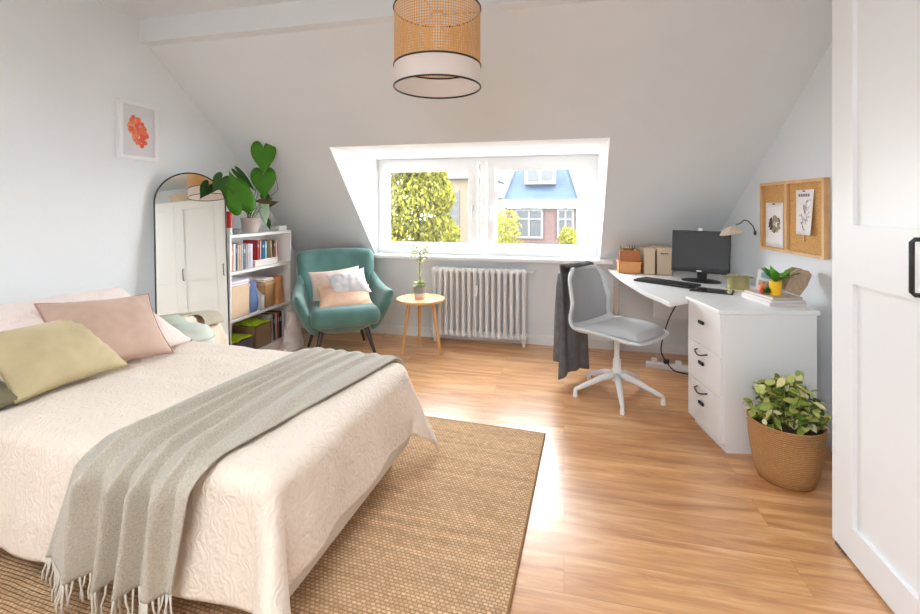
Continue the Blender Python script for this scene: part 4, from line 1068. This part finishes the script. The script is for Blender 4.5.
# ------------------------------------------------------------------ on the desk
def basisz(c, rz): return Matrix.Translation(Vector(c)) @ Matrix.Rotation(rz, 4, 'Z')
MO = thing('monitor', 'black flat computer monitor on the corner desk', 'monitor', (.955, 3.50, DZ), math.radians(-30))
MSCR = mat('screen_black', (.035, .037, .042), .16, spec=.6)
Mt = Matrix.Translation((0, 0, .216)) @ Matrix.Rotation(math.radians(-6), 4, 'X')
b = B(); b.box(None, (.38, .028, .30), M=Mt, bev=.005); b.link('monitor_case', MDARK, MO)
b = B(); b.box(None, (.358, .003, .263), M=Mt @ Matrix.Translation((0, -.0145, .008))); b.link('screen', MSCR, MO)
b = B(); b.box(None, (.035, .003, .010), M=Mt @ Matrix.Translation((0, -.0155, -.138))); b.link('badge', MCHROME, MO)
b = B(); b.box(None, (.032, .012, .02), M=Mt @ Matrix.Translation((0, -.004, .158)), bev=.003); b.link('webcam', MTRIM, MO)
b = B(); b.box((0, .045, .09), (.06, .03, .18), bev=.006); b.link('stand', MDARK, MO)
b = B(); b.lathe([(.11, .0), (.115, .006), (.10, .012), (.03, .02)], (0, .02, 0), 36, sx=1.15, sy=.8); b.link('stand_foot', MDARK, MO, smooth=True, angle=40)
KB = thing('keyboard', 'flat black keyboard in front of the monitor', 'keyboard', (.70, 3.36, DZ), math.radians(-40))
B().box((0, 0, .008), (.40, .17, .014), bev=.004).link('keyboard_body', MDARK, KB)
b = B()
for r in range(5):
    for c in range(15): b.box((-.178+c*.0254, -.055+r*.0265, .0165), (.021, .021, .006), bev=.0)
b.link('keys', mat('keycaps', (.035, .035, .038), .5), KB)
TP = thing('tablet', 'thin black tablet lying on desk beside the keyboard', 'tablet', (.92, 3.12, DZ), math.radians(-22))
B().box((0, 0, .004), (.24, .155, .007), bev=.003).link('tablet_body', MDARK, TP); B().box((0, 0, .0078), (.22, .14, .0006)).link('tablet_screen', MSCR, TP)

MORG = mat('orange_card', srgb(226, 158, 98), .7, var=.06); MBRZ = mat('bronze_leather', srgb(188, 112, 62), .45, var=.1)
def deskp(u, v): x, y = zpix(u, v, DZ); return x, y
carton('storage_box', 'orange cardboard box at the window end of the desk', .435, .605, 3.80, 3.93, DZ, DZ+.085, MORG, MORG)
t = carton('trinket_basket', 'bronze open box of trinkets on the orange box', .447, .597, 3.81, 3.92, DZ+.099, DZ+.185, MBRZ, None, cat='basket')
b = B(); rnd = random.Random(9)
for k in range(34):
    q = rnd.uniform(.008, .016); b.lathe([(.001, -q), (q*.8, -q*.5), (q, 0), (q*.8, q*.5), (.001, q)], (rnd.uniform(-.055, .055), rnd.uniform(-.035, .035), .075+rnd.uniform(0, .02)), 8, mi=rnd.choice((0, 1, 2)), cap=False)
for k in range(7):
    x = rnd.uniform(-.06, .05); b.tube([(x, 0, .05), (x+rnd.uniform(-.03, .03), rnd.uniform(-.02, .02), .12)], .003, 6, mi=rnd.choice((0, 1, 2)))
o = b.link('trinkets', [mat('trk_olive', srgb(122, 116, 52), .5), mat('trk_yellow', srgb(226, 190, 96), .5), mat('trk_brown', srgb(110, 64, 50), .5)], t, smooth=True)
o['kind'] = 'stuff'
MFC = mat('cream_board', srgb(232, 208, 178), .7, var=.04)
for k, (x, w, lab) in enumerate(((.665, .085, 'plain cream magazine file next to the orange box'), (.775, .115, 'cream magazine file with dark label nearest the monitor'))):
    t = thing('magazine_file', lab, 'magazine file', (x, 3.90, DZ), 0)
    b = B(); h_ = .205+.006*k; d = .24
    b.b2((-w/2, -d/2+.0, 0), (w/2, -d/2+.004, h_)); b.b2((-w/2, -d/2, 0), (-w/2+.004, d/2, h_)); b.b2((w/2-.004, -d/2, 0), (w/2, d/2, h_)); b.b2((-w/2, d/2-.004, 0), (w/2, d/2, h_)); b.b2((-w/2, -d/2, 0), (w/2, d/2, .004)); b.b2((-w/2-.002, -d/2-.002, h_-.018), (w/2+.002, d/2+.002, h_+.002))
    b.link('file_case', MFC, t)
    if k:
        b = B()
        for q in range(4): b.b2((-.028+q*.015, -d/2-.0032, h_-.048), (-.018+q*.015, -d/2-.001, h_-.036-(q % 2)*.003))
        b.link('label_print', mat('ink', srgb(110, 92, 78), .7), t)

# metal pot, books, cards, plants at the right end
x, y = .955, 2.93
zt_ = .735
t = thing('metal_pot', 'small olive brass pot with two handles on desk end', 'pot', (1.10, 3.21, DZ))
MBRASS = mat('olive_brass', srgb(178, 168, 116), .4, metal=.35, var=.1)
B().lathe([(.072, 0), (.078, .004), (.076, .009), (.02, .009)], seg=32).link('saucer', mat('saucer_cream', srgb(222, 214, 190), .5), t, smooth=True, angle=40)
B().lathe([(.056, .010), (.062, .016), (.063, .085), (.067, .092), (.061, .092), (.058, .02), (.001, .018)], seg=32).link('pot_body', MBRASS, t, smooth=True, angle=40)
for s_ in (-1, 1):
    B().tube([(s_*.060, -.014, .080), (s_*.082, -.014, .084), (s_*.084, .014, .084), (s_*.060, .014, .080)], .0035, 6).link('handle', MBRASS, t, smooth=True)
b = B(); rnd = random.Random(2)
for k in range(26):
    a = rnd.uniform(0, 6.28); r = rnd.uniform(0, .046); leaf(b, (math.cos(a)*r, math.sin(a)*r, .082), (math.cos(a)*.5, math.sin(a)*.5, rnd.uniform(.4, 1)), (0, 0, 1), rnd.uniform(.015, .03), .01, 0)
b.link('dried_petals', mat('petals', srgb(208, 200, 178), .8), t, fix=False)

cr_ = .0
for k, (lab, c, w, d, h_) in enumerate((('white book with pink spine text, bottom of desk stack', (226, 216, 214), .19, .25, .018), ('white magazine in the middle of desk stack', (240, 236, 234), .185, .245, .012), ('beige book on top of the desk stack', (206, 188, 172), .165, .22, .014))):
    z0 = zt_+[0, .019, .032][k]
    t = thing('book', lab, 'book', (1.125, 2.79, z0), math.radians(12+k*2), 'books stacked on the desk end')
    B().box((0, 0, .001), (w, d, .002)).box((0, 0, h_-.001), (w, d, .002)).box((0, -d/2+.001, h_/2), (w, .002, h_)).link('cover', mat('stack_cover_%d' % k, srgb(*c), .5), t)
    B().box((0, .002, h_/2), (w-.006, d-.006, h_-.004)).link('pages', MPAPER, t)
zs_ = zt_+.0465
# rough-edged cork magazine holder with orange card
t = thing('card_holder', 'brown cork letter holder with orange card on book stack', 'letter holder', (1.155, 2.74, zs_), math.radians(15))
for i, yy_ in enumerate((-.045, .035)):
    M_ = Matrix.Translation((.03*i-.02, yy_, 0)) @ Matrix.Rotation(.35, 4, 'Y')
    prof = [(0, 0), (.085, .0), (.105, .06), (.11, .125), (.085, .14), (.03, .132), (.0, .10)]
    b = B(); lo = [b.bm.verts.new(M_ @ Vector((x, 0, z))) for x, z in prof]; hi = [b.bm.verts.new(M_ @ Vector((x, .006, z))) for x, z in prof]
    b.bm.faces.new(lo); b.bm.faces.new(hi[::-1])
    for k in range(len(prof)): b.bm.faces.new((lo[k], lo[(k+1) % 7], hi[(k+1) % 7], hi[k]))
    for v in b.bm.verts: v.co.z = max(v.co.z+.035, .0005)
    b.link('holder_panel', mat('cork_brown', srgb(176, 152, 128), .85, var=.15, vscale=40), t)
b = B(); M_ = Matrix.Translation((.03, -.03, .062)) @ Matrix.Rotation(.35, 4, 'Y'); b.box(None, (.06, .003, .085), M=M_); b.link('card', mat('orange_art', srgb(226, 166, 128), .7, var=.12, vscale=25), t)
b = B(); M_ = Matrix.Translation((-.028, .01, .055)) @ Matrix.Rotation(.3, 4, 'Y'); b.box(None, (.014, .045, .105), M=M_, bev=.002); b.link('white_pad', mat('pad_white', srgb(228, 222, 216), .6), t)
# leafy green plant in a yellow pot
t = thing('potted_plant', 'small plant with fat green leaves in yellow pot on books', 'plant', (1.115, 2.725, zs_))
B().lathe([(.02, 0), (.025, .003), (.03, .078), (.027, .078), (.001, .07)], seg=24).link('pot', mat('yellow_glaze', srgb(248, 196, 36), .4), t, smooth=True, angle=40)
b = B()
for k in range(16):
    a = k*2.4; e = .35+(k % 4)*.22; leaf(b, (.003*math.cos(a), .003*math.sin(a), .072), (math.cos(a)*e+.25, math.sin(a)*e, .7), (0, 0, 1), .075+(k % 3)*.02, .042, k % 2, .25)
b.link('leaves', [mat('succulent_green', srgb(86, 162, 34), .4), mat('succulent_dark', srgb(54, 120, 36), .4)], t, smooth=True, fix=False)
# round succulent
t = thing('succulent', 'round green succulent in front of the yellow pot', 'plant', (1.085, 2.735, zs_))
b = B()
for k in range(60):
    z = 1-k/60*1.3; r = math.sqrt(max(0, 1-z*z)); a = k*2.4; d = Vector((math.cos(a)*r, math.sin(a)*r, z)); leaf(b, Vector((0, 0, .02))+d*.006, d, (0, 0, 1) if abs(z) < .9 else (1, 0, 0), .022, .011, k % 2, .2)
for v in b.bm.verts: v.co.z = max(v.co.z, .0005)
b.link('rosette', [mat('ros_a', srgb(40, 120, 40), .4), mat('ros_b', srgb(70, 150, 48), .4)], t, smooth=True, fix=False)
# orange gourds
MGO = mat('gourd_orange', srgb(240, 128, 62), .4, var=.1); MGR = mat('gourd_red', srgb(214, 72, 48), .4)
for k, (x, y, r, mt, lab) in enumerate(((1.085, 2.80, .022, MGO, 'orange gourd with stalk leaning on the postcard'), (1.068, 2.765, .014, MGR, 'small red gourd at left end of the book stack'), (1.10, 2.785, .016, mat('gourd_peach', srgb(246, 176, 120), .4), 'small peach gourd behind the green succulent'))):
    t = thing('gourd', lab, 'gourd', (x, y, zs_), 0)
    b = B(); b.grid(24, 12, lambda u, v: (r*math.sin(v*PI)*(1+.08*math.cos(u*2*PI*7))*math.cos(u*2*PI), r*math.sin(v*PI)*(1+.08*math.cos(u*2*PI*7))*math.sin(u*2*PI), r*1.1-r*1.1*math.cos(v*PI)), closeu=True); b.link('flesh', mt, t, smooth=True)
    B().tube([(0, 0, r*2.1), (.002, 0, r*2.1+.01)], .002, 6).link('stalk', MSTEM, t)
# leaning postcard
t = thing('postcard', 'light postcard with blue sky standing behind the gourds', 'postcard', (1.105, 2.845, zs_), math.radians(-8))
b = B(); M_ = Matrix.Rotation(math.radians(-14), 4, 'X') @ Matrix.Rotation(math.radians(10), 4, 'Y') @ Matrix.Translation((0, 0, .062)); b.box(None, (.082, .002, .115), M=M_); b.link('card', mat('card_white', srgb(236, 238, 242), .6), t)
b = B(); b.box(None, (.045, .0006, .03), M=M_ @ Matrix.Translation((.0, -.0014, .028))); b.link('sky_picture', mat('card_blue', srgb(140, 196, 226), .6), t)
b = B(); b.box(None, (.06, .0006, .03), M=M_ @ Matrix.Translation((.0, -.0014, -.018))); b.link('town_picture', mat('card_town', srgb(190, 170, 160), .6, var=.4, vscale=60), t)

# ------------------------------------------------------------------ wall lamp
yw = 3.42
WLM = thing('wall_lamp', 'beige shell-shaped wall lamp on a thin dark curved arm', 'wall lamp', (xr(yw), yw, 1.22))
def wl(u, v, y_): 
    l = (u-460)/443; d = Vector((-.2284+l*.9736, .9736+l*.2284, -(v-207)/443)); p = CAM+d*(y_/d.y); return p-Vector((xr(yw), yw, 1.22))
arm = [wl(758, 233, yw), wl(753, 226, 3.45), wl(748, 221, 3.45), wl(744, 220, 3.45), wl(741, 223, 3.43), wl(736, 225, 3.42)]
arm[0].x = -.002
B().tube(arm, .0035, 8).link('arm', mat('arm_bronze', srgb(84, 62, 52), .4), WLM, smooth=True)
B().lathe([(.016, 0), (.016, .008), (.006, .012)], M=Matrix.Translation(arm[0]) @ Matrix.Rotation(-PI/2, 4, 'Y'), seg=20).link('wall_plate', mat('plate_bronze', srgb(110, 90, 76), .4), WLM, smooth=True, angle=40)
c0 = wl(733, 230, 3.40)
def shell_shade(u, v):
    a = 2*PI*u; r = .016+.042*math.sin(v*PI/2)**.8; fl = 1+.06*math.cos(a*9)
    return Vector((c0.x+math.cos(a)*r*fl*1.12-.012*v, c0.y+math.sin(a)*r*fl*.85, c0.z+.026-.055*v+.012*math.cos(a)*v))
b = B(); b.grid(54, 10, shell_shade, closeu=True); b.link('lamp_shade', mat_translucent('shell_beige', srgb(240, 228, 214), .4), WLM, smooth=True, mods=[SOL(.003, 0)])
B().lathe([(.001, -.02), (.014, -.012), (.016, 0), (.01, .02), (.008, .032)], tuple(c0), 18).link('bulb', mat('bulb_glass', srgb(248, 246, 240), .2), WLM, smooth=True)

# ------------------------------------------------------------------ pin board
p0 = Vector((xr(3.31), 3.31, 0)); p1 = Vector((xr(2.69), 2.69, 0)); ang = math.atan2(p1.y-p0.y, p1.x-p0.x); Lb = (p1-p0).length
CB = thing('pin_board', 'cork pin board with pale wood frame on right wall', 'pin board', (p0.x-.0015, p0.y, .985), ang)
hb = .43; off = -.004
def cb(x0, x1, z0, z1, d0, d1): return ((x0, -d1, z0), (x1, -d0, z1))   # local -y points into the room
b = B()
for q in ((0, Lb, 0, .018), (0, Lb, hb-.018, hb), (0, .018, .018, hb-.018), (Lb-.018, Lb, .018, hb-.018), (Lb*.455-.012, Lb*.455+.012, .018, hb-.018)): b.b2(*cb(*q, .0, .028))
b.link('frame', MFRAMEW, CB)
for a_, c_ in ((.018, Lb*.455-.012), (Lb*.455+.012, Lb-.018)): B().b2(*cb(a_, c_, .018, hb-.018, 0.001, .012)).link('cork_panel', MCORK, CB)
def pinned(name, label, cat, s0, s1, z0, z1, curl, art, pin):
    t = thing(name, label, cat, (p0.x, p0.y, .985), ang)
    def f_(u, v): return (s0+(s1-s0)*u, -.0145-curl*(1-v)*u**2*1.0-.0015, z0+(z1-z0)*v)
    B().grid(8, 8, f_).link('sheet', MPAPER, t, smooth=True, mods=[SOL(.0006, 0)])
    art(t, f_)
    if pin: B().lathe([(.004, 0), (.003, .006), (.0045, .010)], M=Matrix.Translation(Vector(f_(*pin))) @ Matrix.Rotation(PI/2, 4, 'X'), seg=12).link('pin', mat('pin_'+name, srgb(60, 60, 64), .4), t, smooth=True)
    return t
def art_botanic(t, f_):
    rnd = random.Random(12); b = B()
    for k in range(60):
        a = rnd.uniform(0, 6.28); r = rnd.random()**.5; u = .5+.33*r*math.cos(a); v = .5+.2*r*math.sin(a)
        p = Vector(f_(u, v)); q = rnd.uniform(.008, .018); mi = 0 if u < .38 else rnd.choice((1, 2, 3))
        b.lathe([(q, 0), (q*.5, .0004)], M=Matrix.Translation(p-Vector((0, .0008+k*.00001, 0))) @ Matrix.Rotation(PI/2, 4, 'X') @ Matrix.Rotation(rnd.uniform(0, 3), 4, 'Z') @ Matrix.Diagonal((1, .6, 1, 1)), seg=10, mi=mi)
    b.link('botanical_drawing', [mat('ink_dark', srgb(70, 62, 72), .8), mat('ink_green', srgb(96, 110, 78), .8), mat('ink_sage', srgb(128, 134, 110), .8), mat('ink_tan', srgb(176, 146, 118), .8)], t)
def art_sketch(t, f_):
    rnd = random.Random(3); b = B()
    for k in range(5): p = Vector(f_(.2+.13*k, .88)); b.box(p-Vector((0, .001, 0)), (.016, .0005, .016))
    for k in range(16):
        u, v = rnd.uniform(.25, .72), rnd.uniform(.15, .7); pts = []
        for j in range(7): u = min(.85, max(.12, u+rnd.uniform(-.12, .12))); v = min(.78, max(.1, v+rnd.uniform(-.07, .07))); pts.append(Vector(f_(u, v))-Vector((0, .001, 0)))
        b.tube(pts, .0009, 4)
    b.link('line_sketch', mat('pencil', srgb(132, 120, 126), .8), t)
pinned('art_print', 'pinned print of dark and green leaves, left half of board', 'print', .048, .238, .022, .302, 0, art_botanic, (.5, .97))
pinned('drawing', 'curling pinned line drawing on the right half of board', 'drawing', .365, .525, .118, .372, .02, art_sketch, (.5, .97))
t = thing('peg', 'small wooden peg pinned below the curling drawing', 'peg', (p0.x, p0.y, .985), ang)
B().box((.44, -.018, .098), (.010, .010, .038), bev=.002).link('peg_body', MFRAMEW, t)

# ------------------------------------------------------------------ basket plant
BK = thing('potted_plant', 'leafy variegated plant in woven basket on floor by desk', 'plant', (1.003, 2.352, 0))
MBK = mat_weave('basket_weave', srgb(160, 112, 66), srgb(212, 164, 108), 34, 'z', .9)
B().lathe([(.098, .002), (.112, .006), (.128, .06), (.140, .13), (.147, .19), (.149, .262), (.152, .267), (.149, .273), (.142, .265), (.140, .20), (.10, .20)], seg=48).link('basket', MBK, BK, smooth=True, angle=60)
B().lathe([(.140, .245), (.08, .255), (.001, .26)], seg=32, cap=False).link('soil', MSOIL, BK, smooth=True)
rnd = random.Random(31); st = B(); lf = B()
for k in range(40):
    a = rnd.uniform(0, 6.28); r0_ = rnd.uniform(.0, .115); tip_r = r0_+rnd.uniform(.01, .065); hgt = rnd.uniform(.10, .26)*(1.12-.9*tip_r/.2)+.04
    p_ = [Vector((math.cos(a)*(r0_+(tip_r-r0_)*q), math.sin(a)*(r0_+(tip_r-r0_)*q), .235+hgt*q)) for q in (0, .35, .7, 1)]
    st.tube(p_, [.004, .0035, .003, .002], 6)
    for j in range(14):
        q = .25+.75*j/13; pp = p_[0].lerp(p_[3], q); aa = rnd.uniform(0, 6.28); e = rnd.uniform(-.9, .9)
        leaf(lf, pp, (math.cos(aa), math.sin(aa), e), (rnd.gauss(0, .5), rnd.gauss(0, .5), 1), rnd.uniform(.032, .055), rnd.uniform(.024, .040), rnd.choice((0, 0, 1, 1, 1, 2, 3, 4, 4)), .25)
st.link('stems', MSTEM, BK, smooth=True)
lf.link('foliage', [mat('vf_mid', srgb(140, 160, 74), .5), mat('vf_lime', srgb(190, 196, 108), .5), mat('vf_dark', srgb(66, 92, 48), .5), mat('vf_green', srgb(104, 136, 56), .5), mat('vf_cream', srgb(222, 216, 160), .5)], BK, smooth=True, fix=False)

# ------------------------------------------------------------------ wardrobe with panelled doors
WDX, WY1 = .99, 1.957
WR = thing('wardrobe', 'tall white wardrobe with recessed panel doors at right edge', 'wardrobe', (0, 0, 0))
WH = 2.16; dW = .545; nd = 3
B().b2((WDX+.032, WY1-nd*dW-.01, .03), (WDX+.46, WY1-.012, WH)).link('carcass', MWARD, WR)
B().b2((WDX+.05, WY1-nd*dW, 0), (WDX+.44, WY1-.03, .03)).link('plinth', MDARK, WR)
for k in range(nd):
    y1_ = WY1-k*dW; y0_ = y1_-dW+.003; x0_, x1_ = WDX, WDX+.03; stw = .122; z0_, z1_ = .010, WH+.005
    b = B(); b.b2((x0_, y1_-stw, z0_), (x1_, y1_, z1_)); b.b2((x0_, y0_, z0_), (x1_, y0_+stw, z1_))
    for a_, c_ in ((z0_, .128), (.989, 1.197), (z1_-.12, z1_)): b.b2((x0_, y0_+stw, a_), (x1_, y1_-stw, c_))
    b.b2((x0_+.014, y0_+stw, .128), (x1_, y1_-stw, .989)); b.b2((x0_+.014, y0_+stw, 1.197), (x1_, y1_-stw, z1_-.12))
    d = b.link('door', MWARD, WR)
    yh = y0_+.100; b = B(); xa = x0_-.030
    b.tube([(x0_, yh, 1.168), (xa+.008, yh, 1.168), (xa, yh, 1.160), (xa, yh, 1.018), (xa+.008, yh, 1.010), (x0_, yh, 1.010)], .0065, 8); b.link('handle', MBLACK, d, smooth=True)
b = B(); b.box((WDX+.008, WY1-.035, .006), (.02, .03, .012), bev=.002); b.box((WDX+.004, WY1-.07, .005), (.014, .02, .010), bev=.002); b.link('floor_guide', mat('guide_brown', srgb(96, 70, 56), .5), WR)
# basket kept on top of the wardrobe (shows in the mirror)
t = thing('wicker_basket', 'pale wicker basket on top of the wardrobe, seen in mirror', 'basket', (1.2, .95, WH+.006))
B().lathe([(.13, 0), (.15, .01), (.17, .13), (.175, .14), (.165, .14), (.145, .02)], seg=36, sx=.9, sy=1.3).link('basket_body', mat_weave('pale_wicker', srgb(206, 186, 158), srgb(232, 216, 192), 40), t, smooth=True, angle=50)

# ------------------------------------------------------------------ cables under the desk
for k, (pts, lab) in enumerate((([(.80, 3.16, .68), (.79, 3.15, .5), (.81, 3.17, .3), (.80, 3.14, .15), (.84, 3.2, .012), (.95, 3.35, .008)], 'black cable hanging beside the drawer unit'), ([(.98, 3.85, .66), (.80, 3.75, .40), (.72, 3.7, .14), (.80, 3.62, .02), (.95, 3.6, .008)], 'dark cable looping down under the corner desk'))):
    P_ = []
    for i in range(len(pts)-1):
        for q in range(6):
            P_.append(Vector(pts[i]).lerp(Vector(pts[i+1]), q/6))
    P_.append(Vector(pts[-1]))
    for _ in range(3): P_ = [P_[0]]+[(P_[i-1]+P_[i]*2+P_[i+1])/4 for i in range(1, len(P_)-1)]+[P_[-1]]
    tag(B().tube(P_, .005, 7).link('cable', MDARK, smooth=True), lab, 'cable')

carton('storage_box', 'small brown box on the floor under desk behind drawer unit', .86, .98, 3.12, 3.26, 0, .16, mat('brown_card', srgb(150, 104, 66), .8, var=.1), mat('brown_lid', srgb(132, 90, 56), .8))
t = thing('power_strip', 'white power strip with plugs on floor under the desk', 'power strip', (.78, 3.72, 0), math.radians(-8))
B().box((0, 0, .022), (.30, .055, .042), bev=.006).link('strip_body', MTRIM, t)
for k in range(3): B().box((-.09+k*.085, 0, .058), (.04, .036, .032), bev=.005).link('plug', MTRIM if k != 1 else MDARK, t)

# ------------------------------------------------------------------ light: sky through the dormer window and the added fill skylight
W_ = bpy.data.worlds.new('daylight'); SC.world = W_; W_.use_nodes = True; N = W_.node_tree.nodes; L = W_.node_tree.links
bg = N['Background']; bg.inputs['Strength'].default_value = 1.0
tc = N.new('ShaderNodeTexCoord'); sp_ = N.new('ShaderNodeSeparateXYZ'); L.new(tc.outputs['Generated'], sp_.inputs[0])
cr = N.new('ShaderNodeValToRGB'); e = cr.color_ramp.elements
e[0].position = .30; e[0].color = (.30, .27, .24, 1); e[1].position = .56; e[1].color = (.89, .955, 1, 1); k_ = e.new(.49); k_.color = (.8, .82, .84, 1)
mr = N.new('ShaderNodeMapRange'); mr.inputs['From Min'].default_value = -1; L.new(sp_.outputs['Z'], mr.inputs['Value']); L.new(mr.outputs[0], cr.inputs[0]); L.new(cr.outputs[0], bg.inputs['Color'])
bg.inputs['Strength'].default_value = 9.0
def portal(name, loc, rot, sx_, sy_):
    l = bpy.data.lights.new(name, 'AREA'); l.shape = 'RECTANGLE'; l.size = sx_; l.size_y = sy_; l.cycles.is_portal = True
    o = bpy.data.objects.new(name, l); COL.objects.link(o); o.location = loc; o.rotation_euler = rot
portal('dormer_portal', ((WX0+WX1)/2, 4.3, (WZ0+WZ1)/2), (-PI/2, 0, 0), WX1-WX0, WZ1-WZ0)
portal('added_skylight_portal', ((KX0+KX1)/2, (KY0+KY1)/2, ZC+.15), (0, 0, 0), KX1-KX0, KY1-KY0)  # sky sampling for the added skylight

# ------------------------------------------------------------------ camera
cam = bpy.data.cameras.new('camera'); co = bpy.data.objects.new('camera', cam); COL.objects.link(co)
co.location = CAM; co.rotation_euler = (PI/2, 0, math.radians(13.2))
cam.sensor_width = 36; cam.lens = 443/920*36; cam.shift_y = -(307-207)/920; cam.clip_start = .02; cam.clip_end = 200
SC.camera = co
SC.view_settings.view_transform = 'Standard'; SC.view_settings.look = 'None'; SC.view_settings.gamma = 1; SC.view_settings.exposure = 1.5
SC.cycles.use_denoising = True; SC.cycles.max_bounces = 12; SC.cycles.diffuse_bounces = 8; SC.cycles.glossy_bounces = 4; SC.cycles.transparent_max_bounces = 16
SC.cycles.sample_clamp_indirect = 8
